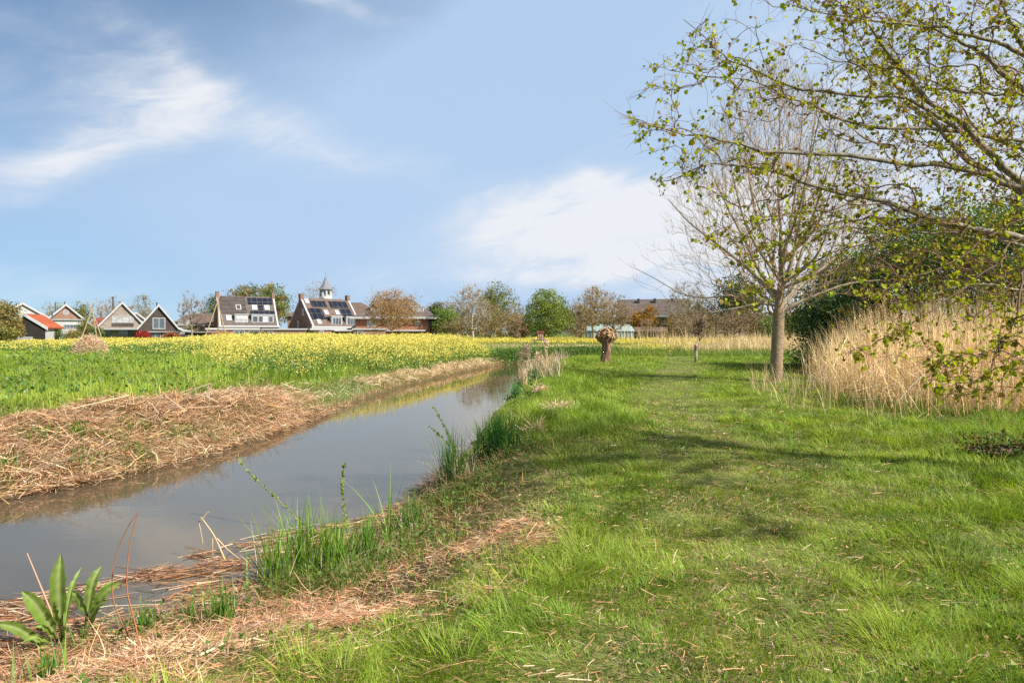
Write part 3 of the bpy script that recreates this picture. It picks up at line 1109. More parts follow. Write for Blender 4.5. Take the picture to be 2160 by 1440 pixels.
    for j in range(5):
        m = len(xw)
        diamonds(geo, np.stack([xw + rng.normal(0, .03, m), yw + rng.normal(0, .03, m), zw + rng.normal(0, .015, m)], 1), .035, (.62, .64, .52), (0, 0, .3))
    o = geo.build('meadow_grass', M['grass'])
    tag(o, 'long meadow grass and sedge covering the left bank', 'meadow grass', kind='stuff')


left_meadow()





def rape(geo, x, y, hplant, nflow, fs, stem=True, dens=1.0):
    n = len(x)
    d = np.hypot(x, y)
    z = tri_lookup(x, y)
    if stem:
        ns = 3
        for j in range(ns):
            c = cvar(n, mixc((.10, .19, .035), (.16, .26, .05), rng.random(n)), .2)
            blades(geo, x + rng.normal(0, .06, n), y + rng.normal(0, .06, n), z, hplant * rng.uniform(.7, 1, n), .012 * np.maximum(1, d / 18) ** .6, np.abs(rng.normal(.1, .1, n)), c, .2, 2)
        m = 3
        ii = np.repeat(np.arange(n), m)
        hh = hplant[ii] * rng.uniform(.1, .85, n * m)
        diamonds(geo, np.stack([x[ii] + rng.normal(0, .10, n * m), y[ii] + rng.normal(0, .10, n * m), z[ii] + hh], 1), rng.uniform(.05, .13, n * m) * np.maximum(1, d[ii] / 30) ** .5, cvar(n * m, (.10, .185, .045), .28))
    return z


def rapeseed():
    st, fl = Geo(), Geo()
    n = 70000
    y = 20 + (82 - 20) * rng.random(n) ** 1.6
    x = rng.uniform(-66, -1, n)
    k = in_poly(x, y, RAPE_MAIN) & (rng.random(n) < .25 + .9 * sstep(.3, .6, fbm(x, y, 2.2, 101, 3)))
    x, y = x[k], y[k]
    d = np.hypot(x, y)
    n = len(x)
    edge = seg_dist(x, y, RAPE_FRONT)
    hp = (.98 + .48 * fbm(x, y, 4.0, 103, 2) + rng.normal(0, .10, n)) * (.50 + .50 * sstep(0, 2.2, edge)) * (1 - .42 * sstep(-.40, -.56, x / y))
    hp = np.clip(hp, .35, 1.5)
    z = rape(st, x, y, hp, 8, .03)
    yel = sstep(.32, .60, fbm(x, y, 2.2, 107, 3) + .08 + .06 * sstep(0, 3, edge)) * .9
    flowering = rng.random(n) < yel * (1 - .78 * sstep(-.40, -.50, x / y))
    m = np.where(flowering, 15, 1)
    ii = np.repeat(np.arange(n), m)
    q = len(ii)
    rr = rng.uniform(0, 1, q)
    px_ = np.stack([x[ii] + rng.normal(0, .10, q), y[ii] + rng.normal(0, .10, q), z[ii] + hp[ii] * (1 - (.45 + .35 * sstep(1.6, .4, edge[ii])) * rr ** 1.4)], 1)
    c = cvar(q, mixc((.70, .57, .09), (.80, .70, .22), rng.random(q)), .16, .04)
    diamonds(fl, px_, rng.uniform(.030, .055, q) * np.maximum(1, d[ii] / 26) ** .75, c, (0, 0, .5), 1, .9)
    # far strips of the same flower across the field
    n = 26000
    x = rng.uniform(-66, 66, n)
    y = rng.uniform(70, 104, n)
    k = ((x > -8) | (y > 84)) & (rng.random(n) < .35 + sstep(.35, .6, fbm(x, y, 4.0, 109, 3)))
    k &= ~((x > 34) & (y < 80))
    x, y = x[k], y[k]
    n = len(x)
    z = tri_lookup(x, y)
    hp = rng.uniform(.55, .85, n)
    blades(st, x, y, z, hp, .05, np.abs(rng.normal(.1, .1, n)), cvar(n, (.13, .22, .04), .2), .2, 2)
    ii = np.repeat(np.arange(n), 4)
    q = len(ii)
    diamonds(fl, np.stack([x[ii] + rng.normal(0, .15, q), y[ii] + rng.normal(0, .15, q), z[ii] + hp[ii] * rng.uniform(.72, 1.03, q)], 1), rng.uniform(.08, .15, q), cvar(q, (.74, .60, .12), .12), (0, 0, .4), 1, .9)
    # loose clump near the marker post
    for cx, cy, r, nn in [(*G(1395, 742), 1.6, 260), (*G(1430, 733), 2.6, 300), (*G(1300, 735), 2.5, 40)]:
        x, y = cx + rng.normal(0, r, nn), cy + rng.normal(0, r, nn)
        z = tri_lookup(x, y)
        hp = rng.uniform(.3, .75, nn)
        blades(st, x, y, z, hp, .03, np.abs(rng.normal(.1, .1, nn)), cvar(nn, (.14, .24, .04), .2), .2, 2)
        ii = np.repeat(np.arange(nn), 5)
        q = len(ii)
        diamonds(fl, np.stack([x[ii] + rng.normal(0, .08, q), y[ii] + rng.normal(0, .08, q), z[ii] + hp[ii] * rng.uniform(.7, 1.03, q)], 1), rng.uniform(.05, .09, q), cvar(q, (.74, .60, .12), .12), (0, 0, .4), 1, .9)
    o = st.build('rapeseed_field', M['grass'])
    tag(o, 'dense field of rapeseed in yellow flower behind the left bank', 'rapeseed', kind='stuff')
    f = fl.build('blossom', M['petal'], o)
    tag(f, kind='stuff')


rapeseed()


# --- far field grass between ditch bend and the trees
def far_field():
    geo = Geo()
    n = 90000
    y = 44 + 34 * rng.random(n) ** 1.3
    x = rng.uniform(-4, 48, n)
    s = canal_s(x, y)
    k = (s > .15) & (is_left(x, y) | (y > 40))
    x, y, s = x[k], y[k], s[k]
    n = len(x)
    bush = sstep(4.5, 1.2, s)
    tall = sstep(.4, .65, fbm(x, y, 5, 111, 3))
    h = (.22 + .25 * tall + .25 * bush) * rng.uniform(.6, 1.3, n)
    c = mixc(GREEN_A, GREEN_BLUE, np.clip(fbm(x, y, 4, 113, 3) * 1.4 - .2, 0, 1))
    c = mixc(c, GREEN_A * .8, bush)
    pale = (rng.random(n) < sstep(58, 64, y) * sstep(76, 70, y) * .75) | (rng.random(n) < .07)
    c[pale] = mixc(TAN * .9, PALE * .95, rng.random(pale.sum()))
    blades(geo, x, y, tri_lookup(x, y), h, .03, np.abs(rng.normal(.3, .2, n)), cvar(n, c, .2), .2, 2)
    # low leafy bank growth right at the bend
    m = 14000
    t = rng.uniform(0, 1, m)
    a = np.array(EL[9:12])
    q = t * (len(a) - 1.001)
    i = q.astype(int)
    f = (q - i)[:, None]
    p = a[i] * (1 - f) + a[i + 1] * f + np.stack([rng.normal(0, .3, m), np.abs(rng.normal(0, 2.0, m)) + .2], 1)
    z = tri_lookup(p[:, 0], p[:, 1])
    diamonds(geo, np.column_stack([p, z + rng.uniform(.02, .45, m)]), rng.uniform(.08, .16, m), cvar(m, (.085, .155, .03), .25), (0, 0, .3))
    o = geo.build('field_grass', M['grass'])
    tag(o, 'rough field grass beyond the bend of the ditch', 'field grass', kind='stuff')


far_field()

# ------------------------------------------------------------------ reeds
def reed_bed():
    geo = Geo()
    poly = [(10.9, 25.6), (7.0, 15.6), (7.3, 13.6), (8.1, 12.6), (9.0, 11.9), (11.5, 11.2), (15, 10.5), (24, 14), (23, 26), (12, 28.5)]
    n = 19000
    x, y = rng.uniform(6.5, 24, n), rng.uniform(10.5, 28.5, n)
    e = seg_dist(x, y, poly + poly[:1])
    k = in_poly(x, y, poly) & (rng.random(n) < .25 + .9 * sstep(0, .9, e))
    x, y, e = x[k], y[k], e[k]
    n = len(x)
    d = np.hypot(x, y)
    h = (1.4 + 1.25 * sstep(0, 2.2, e) + .35 * sstep(9, 14, x)) * rng.uniform(.50, 1.06, n)
    c = cvar(n, mixc(np.array([.78, .49, .23]), np.array([.87, .65, .38]), rng.random(n)), .2, .05)
    lean = np.abs(rng.normal(.14, .13, n))
    blades(geo, x, y, tri_lookup(x, y), h, .0125 * np.maximum(1, d / 14) ** .8, lean, c, .15, 2, rng.uniform(0, 6.3, n))
    # crossing, broken stems low down
    m = 9000
    j = rng.integers(0, n, m)
    litter_sticks(geo, x[j], y[j], tri_lookup(x[j], y[j]) + rng.uniform(.05, .5, m), rng.uniform(.4, 1.3, m), np.full(m, .011), .55, (np.array([.78, .49, .23]), np.array([.87, .65, .38])), up=.2)
    # a loose fringe in front and towards the tree
    m = 1500
    fx, fy = rng.uniform(5.6, 9, m), rng.uniform(12.5, 25, m)
    k = (rng.random(m) < .5) & ~in_poly(fx, fy, poly) & (seg_dist(fx, fy, poly) < 1.6)
    fx, fy = fx[k], fy[k]
    m = len(fx)
    blades(geo, fx, fy, tri_lookup(fx, fy), rng.uniform(.25, 1.0, m), .010, np.abs(rng.normal(.25, .2, m)), cvar(m, (.62, .46, .26), .2), .15, 2)
    # drooping feathery heads on a few
    j = rng.choice(np.where(e > .8)[0], 190, replace=False)
    top = np.stack([x[j], y[j], tri_lookup(x[j], y[j]) + h[j] * .98], 1)
    for q in range(14):
        diamonds(geo, top + rng.normal(0, 1, (len(j), 3)) * np.array([.04, .04, .09]), .09, cvar(len(j), (.52, .34, .19), .2), (0, 0, -.3), 1, .35)
    o = geo.build('reed_bed', M['straw'])
    tag(o, 'tall dry tan reed bed standing before the dark bushes', 'reed bed', kind='stuff')


reed_bed()


def far_reeds():
    geo = Geo()
    n = 30000
    x, y = rng.uniform(12, 44, n), rng.uniform(50, 76, n)
    dens = sstep(.20, .34, x / y + (fbm(x, y, 5, 121, 2) - .5) * .18)
    k = rng.random(n) < dens
    x, y = x[k], y[k]
    n = len(x)
    h = rng.uniform(.5, 1.5, n) * (1 + .35 * sstep(66, 76, y))
    blades(geo, x, y, tri_lookup(x, y), h, .035, np.abs(rng.normal(.25, .2, n)), cvar(n, mixc((.56, .40, .19), (.66, .52, .30), rng.random(n)), .18), .15, 2)
    n = 420
    x, y = rng.uniform(10, 46, n), rng.uniform(74, 80, n)
    blades(geo, x, y, tri_lookup(x, y), rng.uniform(1.6, 2.7, n), .06, np.abs(rng.normal(.08, .06, n)), cvar(n, (.58, .43, .24), .18), .15, 2)
    o = geo.build('field_reeds', M['straw'])
    tag(o, 'low dry reed growing across the far field', 'reeds', kind='stuff')


far_reeds()


# ------------------------------------------------------------------ single plants
def base_z(x, y):
    return float(max(tri_lookup(np.array([x]), np.array([y]))[0], WATER - .02))


def plant_group(px, py, zg):
    X, Y = G(px, py, zg)
    return X, Y, base_z(X, Y)


def clump(px, py, zg, hpx, spx, n, col, label, dead=0.15, name='sedge_clump', group='sedge clumps along the right water edge', w=.009):
    X, Y, Z = plant_group(px, py, zg)
    k = Y / F
    n = int(n * 1.9)
    w *= 1.3
    hpx *= 1.18
    geo = Geo()
    r, a = np.abs(rng.normal(0, .5, n)) * spx * k, rng.uniform(0, 6.3, n)
    x, y = X + r * np.cos(a), Y + r * np.sin(a) * .7
    c = cvar(n, mixc(np.asarray(col) * .8, np.asarray(col) * 1.2, rng.random(n)), .15)
    z = np.array([base_z(p, q) for p, q in zip(x, y)])
    blades(geo, x, y, z, hpx * k * rng.uniform(.45, 1.05, n), w * rng.uniform(.7, 1.3, n), np.abs(rng.normal(.15, .12, n)) + .12 * r / (spx * k + .01), c, .25, 4)
    m = int(n * dead)
    if m:
        x, y = X + rng.normal(0, spx * k * .5, m), Y + rng.normal(0, spx * k * .4, m)
        z = np.array([base_z(p, q) for p, q in zip(x, y)])
        blades(geo, x, y, z, hpx * k * rng.uniform(.25, .7, m), .008, np.abs(rng.normal(.6, .4, m)), cvar(m, PALE, .2), .1, 3)
    o = geo.build(name, M['grass'], None, origin=(X, Y, Z))
    o.location = (X, Y, Z)
    tag(o, label, 'sedge', group)


FRESH = (.145, .265, .03)
DEEP = (.06, .17, .035)
clump(570, 1222, -.40, 160, 42, 34, FRESH, 'sedge clump with broad blades, first from the left beside the floating straw', .4)
clump(640, 1200, -.38, 165, 60, 80, FRESH, 'wide fresh green sedge clump where the long willow shoot bends over', .4)
clump(705, 1190, -.36, 130, 55, 90, FRESH, 'dense sedge clump right under the short upright willow shoot', .3)
clump(775, 1165, -.35, 110, 40, 60, (.13, .24, .04), 'shorter sedge clump mixed with straw just right of the upright willow shoot', .5)
clump(818, 1130, -.40, 150, 10, 7, FRESH, 'sparse clump of a few long single blades rising over the water', .3)
clump(862, 1110, -.36, 90, 40, 50, (.12, .22, .04), 'thin yellowish sedge clump among pale broken stalks near mid bank', 1.0)
clump(950, 1035, -.36, 120, 40, 70, (.10, .21, .035), 'sedge clump with dead straw around it under two leafy willow twigs', 1.2)
clump(1045, 1000, -.34, 95, 62, 190, DEEP, 'lush dark green iris clump, widest on the right water edge', .05, 'iris_clump', 'iris clumps on the water edge')
clump(1012, 955, -.42, 55, 8, 9, DEEP, 'small iris shoot standing in water beside the lush iris clump', 0, 'iris_clump', 'iris clumps on the water edge')
clump(1086, 866, -.40, 48, 22, 60, DEEP, 'small dark green iris clump further along the bank', .05, 'iris_clump', 'iris clumps on the water edge')
clump(1128, 824, -.36, 42, 22, 60, DEEP, 'farthest dark green iris clump below the plumed reeds', .05, 'iris_clump', 'iris clumps on the water edge')
clump(470, 1300, -.38, 90, 45, 46, (.11, .22, .03), 'low sedge clump in wet straw between the dock and the tall sedge', .3)
clump(402, 1300, -.40, 70, 14, 12, (.11, .22, .03), 'thin upright sedge tuft standing in wet straw left of the low clump', .2)
clump(305, 1320, -.40, 70, 30, 20, (.10, .20, .03), 'short dark sedge tuft just right of the dock plant', .2)
clump(100, 1420, -.30, 95, 60, 40, (.12, .23, .03), 'grassy sedge tuft in the bottom corner under the dock plant', .3)


def dock(pxb, pyb, zg, specs, label):
    X, Y, Z = plant_group(pxb, pyb, zg)
    root = empty('dock_plant', (X, Y, Z))
    tag(root, label, 'dock plant', 'broad-leaved dock plants at the water edge')
    k = Y / F
    for (bx, by, tx, ty, w, dy) in specs:
        geo = Geo()
        p0 = np.array([(bx - pxb) * k, rng.uniform(-.02, .02), max((pyb - by) * k, -.02)])
        p1 = np.array([(tx - pxb) * k, dy, (pyb - ty) * k])
        mid = (p0 + p1) / 2 + np.array([0, -.02, .05])
        st = smooth_line([np.array([0.15 * p0[0], 0, -.03]), p0], 5)
        tubes(geo, st[None], np.linspace(.008, .006, 5)[None], 5, (.16, .20, .05))
        n = 14
        l = smooth_line([p0, mid, p1], n)
        t = np.linspace(0, 1, n)
        tang = unit(np.gradient(l, axis=0))
        side = unit(np.cross(tang, np.array([rng.normal(0, .10), -1, .25])))
        nor = np.cross(side, tang)
        hw = w * k * .50 * np.clip(1.72 * (t + .04) ** .62 * (1 - t) ** .88 * 1.13, .04, 1)
        hw[-1] = .002
        us = np.array([-1, -.5, -.06, .06, .5, 1])
        V = []
        for i in range(n):
            wav = .010 * math.sin(i * 2.1 + bx) * (hw[i] / (hw.max()))
            for u in us:
                V.append(l[i] + side[i] * hw[i] * u + nor[i] * (abs(u) * hw[i] * .25 + wav * u * abs(u) + (-.004 if abs(u) < .1 else 0)))
        V = np.array(V)
        ii = np.arange(len(us) - 1)
        q = np.concatenate([np.stack([ii + r * 6, ii + 1 + r * 6, ii + 7 + r * 6, ii + 6 + r * 6], 1) for r in range(n - 1)])
        base = np.array([.19, .29, .045]) * rng.uniform(.8, 1.2)
        C = np.tile(base, (len(V), 1)) * rng.uniform(.85, 1.15, (len(V), 1))
        C = C.reshape(n, 6, 3)
        C[:, 2:4] = np.array([.33, .40, .14])
        C *= (1 - .12 * (np.arange(n) % 2))[:, None, None]
        geo.add(V, q, None, C.reshape(-1, 3))
        geo.build('leaf', M['grass'], root, True)


dock(128, 1352, -.40, [(128, 1300, 118, 1155, 48, .05), (116, 1312, 58, 1222, 44, -.05), (98, 1340, 14, 1280, 30, -.12), (140, 1300, 152, 1188, 17, .10), (120, 1330, 95, 1290, 14, -.10), (112, 1335, 78, 1318, 13, -.14), (134, 1330, 170, 1300, 13, -.12), (130, 1310, 134, 1240, 15, -.09)],
     'dock plant with one tallest upright leaf and leaves splayed outward')
dock(176, 1335, -.40, [(186, 1272, 203, 1184, 30, .06), (182, 1280, 158, 1226, 24, -.04), (190, 1285, 256, 1212, 30, .0), (188, 1305, 244, 1238, 20, -.08), (196, 1275, 220, 1224, 14, .12)],
     'smaller dock plant with darker twisted leaves near the reddish stems')


def shoot(pts, d, label, dens=42, ls=.022, dtop=0.0):
    p = np.array([P(a, b, d + dtop * (1 - i / (len(pts) - 1))) for i, (a, b) in enumerate(pts)])[::-1]
    p[0, 2] = base_z(p[0, 0], p[0, 1]) - .02
    root = empty('willow_shoot', p[0])
    tag(root, label, 'willow shoot', 'young willow shoots at the water edge')
    q = p - p[0]
    g = Geo()
    l, r = one_tube(g, q, .006, .0018, 16, 5, (.22, .20, .08))
    g.build('stem', M['twig'], root, True)
    g = Geo()
    n = dens * 5
    t = np.repeat(rng.uniform(.12, 1, dens), 5) * 15
    i = np.minimum(t.astype(int), 14)
    f = (t - i)[:, None]
    pos = l[i] * (1 - f) + l[i + 1] * f
    tang = unit(l[i + 1] - l[i])
    dirs = tang * .8 + unit(rng.normal(size=(n, 3))) * .8
    leaves6(g, pos, ls * rng.uniform(.6, 1.5, n), cvar(n, (.30, .38, .08), .2), dirs, .5)
    g.build('foliage', M['leaf'], root)


shoot([(497, 962), (530, 1000), (562, 1030), (612, 1078), (660, 1122), (705, 1172)], 6.9, 'long willow shoot leaning far out over the water', 60, .026, .4)
shoot([(728, 972), (722, 1010), (723, 1050), (729, 1090), (740, 1165)], 7.0, 'short upright willow shoot standing by itself before the water', 44, .030)
shoot([(914, 858), (930, 885), (945, 915), (958, 945), (985, 985), (1010, 1020)], 9.2, 'taller of the paired willow shoots over mid water', 46, .028)
shoot([(906, 898), (925, 915), (945, 935), (960, 955), (975, 990), (985, 1030)], 9.1, 'shorter of the paired willow shoots, leaning left over mid water', 34, .028)


def stalk(segs, d, r, name, label, cat, col, group=None):
    """a dead stalk with its side pieces"""
    pts = np.array([P(a, b, d) for a, b in segs[0]])
    o0 = pts[0].copy()
    o0[2] = base_z(o0[0], o0[1]) - .02
    pts[0] = o0
    g = Geo()
    one_tube(g, pts - o0, r, r * .5, 14, 6, col, noise=.06)
    for s_ in segs[1:]:
        one_tube(g, np.array([P(a, b, d) for a, b in s_]) - o0, r * .7, r * .35, 8, 5, col)
    o = g.build(name, M['straw'], None, True)
    o.location = o0
    tag(o, label, cat, group)


TANC = (.62, .46, .26)
stalk([[(481, 1205), (470, 1170), (452, 1130), (424, 1090)], [(458, 1135), (480, 1158), (505, 1178)], [(428, 1092), (436, 1082), (443, 1078)], [(427, 1094), (419, 1100), (422, 1112), (428, 1145)], [(448, 1135), (449, 1170)]], 6.1, .010, 'broken_reed', 'pale broken reed stalk bent over in the shallow water', 'broken reed', TANC)
stalk([[(300, 1352), (284, 1310), (268, 1245), (270, 1180), (280, 1120), (292, 1080)]], 4.15, .0055, 'dead_stalk', 'straighter of two crossing reddish dead stems', 'dead stem', (.42, .17, .08), 'reddish dead stems by the dock')
stalk([[(297, 1356), (250, 1298), (236, 1235), (245, 1170), (270, 1110), (290, 1083)]], 4.2, .0045, 'dead_stalk', 'thinner of two crossing reddish dead stems, bowed left', 'dead stem', (.38, .16, .08), 'reddish dead stems by the dock')
stalk([[(118, 1268), (57, 1166)]], 4.9, .008, 'dead_stick', 'straight pinkish stick slanting behind the dock plant', 'stick', (.52, .33, .22))
stalk([[(305, 980), (276, 950)]], 10.3, .022, 'cut_stub', 'pale cut stub slanting left out of the far water edge', 'stub', (.55, .44, .27), 'cut stubs at the far water edge')
stalk([[(335, 981), (330, 962), (320, 951)]], 10.3, .022, 'cut_stub', 'pale cut stub bent over, beside the straight stub', 'stub', (.55, .44, .27), 'cut stubs at the far water edge')
stalk([[(578, 1250), (600, 1210), (660, 1150)]], 5.9, .006, 'dead_stalk', 'orange dead stem lying slanted behind the sedge clumps', 'dead stem', (.55, .24, .08))
stalk([[(672, 1268), (640, 1235), (620, 1205)]], 5.2, .006, 'dead_stalk', 'brown curved dead stem among pale stubble in front of the sedge', 'dead stem', (.50, .30, .17))


def straw_heap():
    X, Y = G(315, 1385, -.2)
    Z = base_z(X, Y)
    g = Geo()
    n = 520
    p = rng.normal(0, 1, (n, 2)) * np.array([.20, .10])
    z = .10 * np.exp(-(p[:, 0] ** 2 / .05 + p[:, 1] ** 2 / .02)) * rng.random(n)
    zz = tri_lookup(p[:, 0] + X, p[:, 1] + Y) - Z
    a = rng.uniform(0, 6.3, n)
    el = rng.normal(.1, .35, n)
    d = np.stack([np.cos(a) * np.cos(el), np.sin(a) * np.cos(el), np.sin(el)], 1)
    ln = rng.uniform(.04, .14, n)
    c = cvar(n, mixc((.62, .40, .22), (.72, .56, .40), rng.random(n)), .2)
    strips(g, np.column_stack([p, z + zz + .01]), d, ln, rng.uniform(.006, .015, n), np.stack([rng.normal(0, .2, n), rng.normal(0, .2, n), rng.normal(0, .15, n)], 1), None, c, c * .9, 3, 'lance')
    o = g.build('straw_heap', M['straw'])
    o.location = (X, Y, Z)
    tag(o, 'small heap of chunky pale broken reed in the near corner', 'straw heap')


straw_heap()


def bunch(px, py, zg, n, r, label):
    X, Y = G(px, py, zg)
    Z = base_z(X, Y)
    g = Geo()
    a = rng.uniform(0, 6.3, n)
    el = rng.normal(.15, .4, n)
    d = np.stack([np.cos(a) * np.cos(el), np.sin(a) * np.cos(el), np.sin(el)], 1)
    p = np.column_stack([rng.normal(0, r * .35, n), rng.normal(0, r * .3, n), np.abs(rng.normal(0, .06, n)) + .03])
    p[:, 2] += tri_lookup(p[:, 0] + X, p[:, 1] + Y) - Z
    strips(g, p, d, rng.uniform(.08, .26, n), np.full(n, .010), rng.normal(0, .06, (n, 3)), None, cvar(n, mixc(TAN, PALE, rng.random(n)), .15), None, 2, 'flat')
    o = g.build('straw_bunch', M['straw'])
    o.location = (X, Y, Z)
    tag(o, label, 'straw bunch', 'loose bunches of dry straw on the right bank')


bunch(1178, 885, -.05, 260, .30, 'pale straw bunch with stiff stalks on the lush right bank')
bunch(1140, 838, -.1, 120, .30, 'thin flat straw bunch farther up the right bank')
bunch(1128, 935, -.1, 120, .22, 'brownish straw bunch low on the bank above the iris')

# dry plumed reeds by the bend
for (px, ptop, pb, d, kind, lb) in [
        (1106, 740, 806, 27, 1, 'tallest-headed double plume reed, nearest the open water'),
        (1111, 745, 800, 26, 1, 'plumed reed just right of the double-headed one'),
        (1097, 753, 806, 26.5, 1, 'short plumed reed leaning over the water edge'),
        (1150, 727, 782, 31, 1, 'tall straight plumed reed rising against the far field'),
        (1153, 738, 784, 31, 0, 'bare reed stalk beside the tall straight plumed reed'),
        (1133, 753, 792, 29, 1, 'low plumed reed between the tall reeds'),
        (1190, 760, 792, 29, 0, 'bare reed stalk at the right end of the plumed reeds'),
        (1125, 757, 795, 28, 0, 'thin bare reed stalk near the middle of the bend')]:
    b0 = P(px + 3, pb, d)
    b0[2] = base_z(b0[0], b0[1])
    tp = P(px, ptop, d)
    root = empty('reed', b0)
    tag(root, lb, 'reed', 'dry reeds at the bend of the ditch')
    g = Geo()
    one_tube(g, [np.zeros(3), (tp - b0) * np.array([.6, 1, .5]), tp - b0], .016, .009, 8, 5, (.66, .52, .32))
    strips(g, np.repeat(((tp - b0) * .5)[None], 4, 0) * rng.uniform(.5, 1.5, (4, 1)), unit(rng.normal(size=(4, 3)) * .5 + np.array([0, 0, .8])), .4, .03, rng.normal(0, .2, (4, 3)), None, (.62, .48, .28), None, 2)
    g.build('stem', M['straw'], root)
    if kind:
        g = Geo()
        pp = (tp - b0) + rng.normal(0, 1, (90, 3)) * np.array([.055, .055, .10]) + np.array([.02, 0, .03])
        diamonds(g, pp, .13, cvar(90, (.66, .52, .34), .15), (.3, 0, .5), .7, .3)
        g.build('plume', M['straw'], root)

# low dry reed thicket around them
gth = Geo()
n = 1500
tx = rng.uniform(.3, 4.2, n)
ty = rng.uniform(22, 38, n)
sv = canal_s(tx, ty)
k = (sv > -.25) & (sv < 1.6) & (~is_left(tx, ty))
tx, ty = tx[k], ty[k]
n = len(tx)
blades(gth, tx, ty, np.maximum(tri_lookup(tx, ty), WATER), rng.uniform(.25, .95, n), .022, np.abs(rng.normal(.2, .2, n)), cvar(n, mixc(TAN, PALE, rng.random(n)), .2), .1, 2)
n = 1500
tx = rng.uniform(-.2, 2.6, n)
ty = rng.uniform(15, 40, n)
sv = canal_s(tx, ty)
k = (sv > -.1) & (sv < .9) & (~is_left(tx, ty))
tx, ty = tx[k], ty[k]
n = len(tx)
diamonds(gth, np.stack([tx, ty, np.maximum(tri_lookup(tx, ty), WATER) + rng.uniform(.05, .35, n)], 1), rng.uniform(.05, .12, n), cvar(n, (.10, .18, .05), .25), (0, 0, .4))
tag(gth.build('bank_reeds', M['straw']), 'thin dry reed thicket along the right bank near the bend', 'bank reeds', kind='stuff')

# haystack on the far meadow
hx, hy = -29.7, 48.0
g = Geo()
n = 5200
a, u = rng.uniform(0, 6.3, n), rng.random(n) ** .5
rx, rz = 1.0, 1.22
r_ = np.sqrt(1 - (1 - u) ** 2)
ph = rng.uniform(0, 1, n)
pos = np.stack([np.cos(a) * rx * np.sqrt(1 - ph ** 2), np.sin(a) * rx * np.sqrt(1 - ph ** 2), ph * rz * (.85 + .3 * vnoise(np.cos(a) * 3, np.sin(a) * 3, 1, 5))], 1)
d_ = unit(rng.normal(size=(n, 3)) + np.array([0, 0, -.3]))
strips(g, pos, d_, rng.uniform(.15, .45, n), .04, rng.normal(0, .2, (n, 3)), None, cvar(n, mixc(TAN * .95, PALE * .9, rng.random(n)), .2), None, 2)
o = g.build('haystack', M['straw'])
o.location = (hx, hy, 0)
tag(o, 'rounded brown haystack at the edge of the yellow field', 'haystack')


# ------------------------------------------------------------------ trees
def ground_d(py):
    return CAMZ * F / (py - HY)


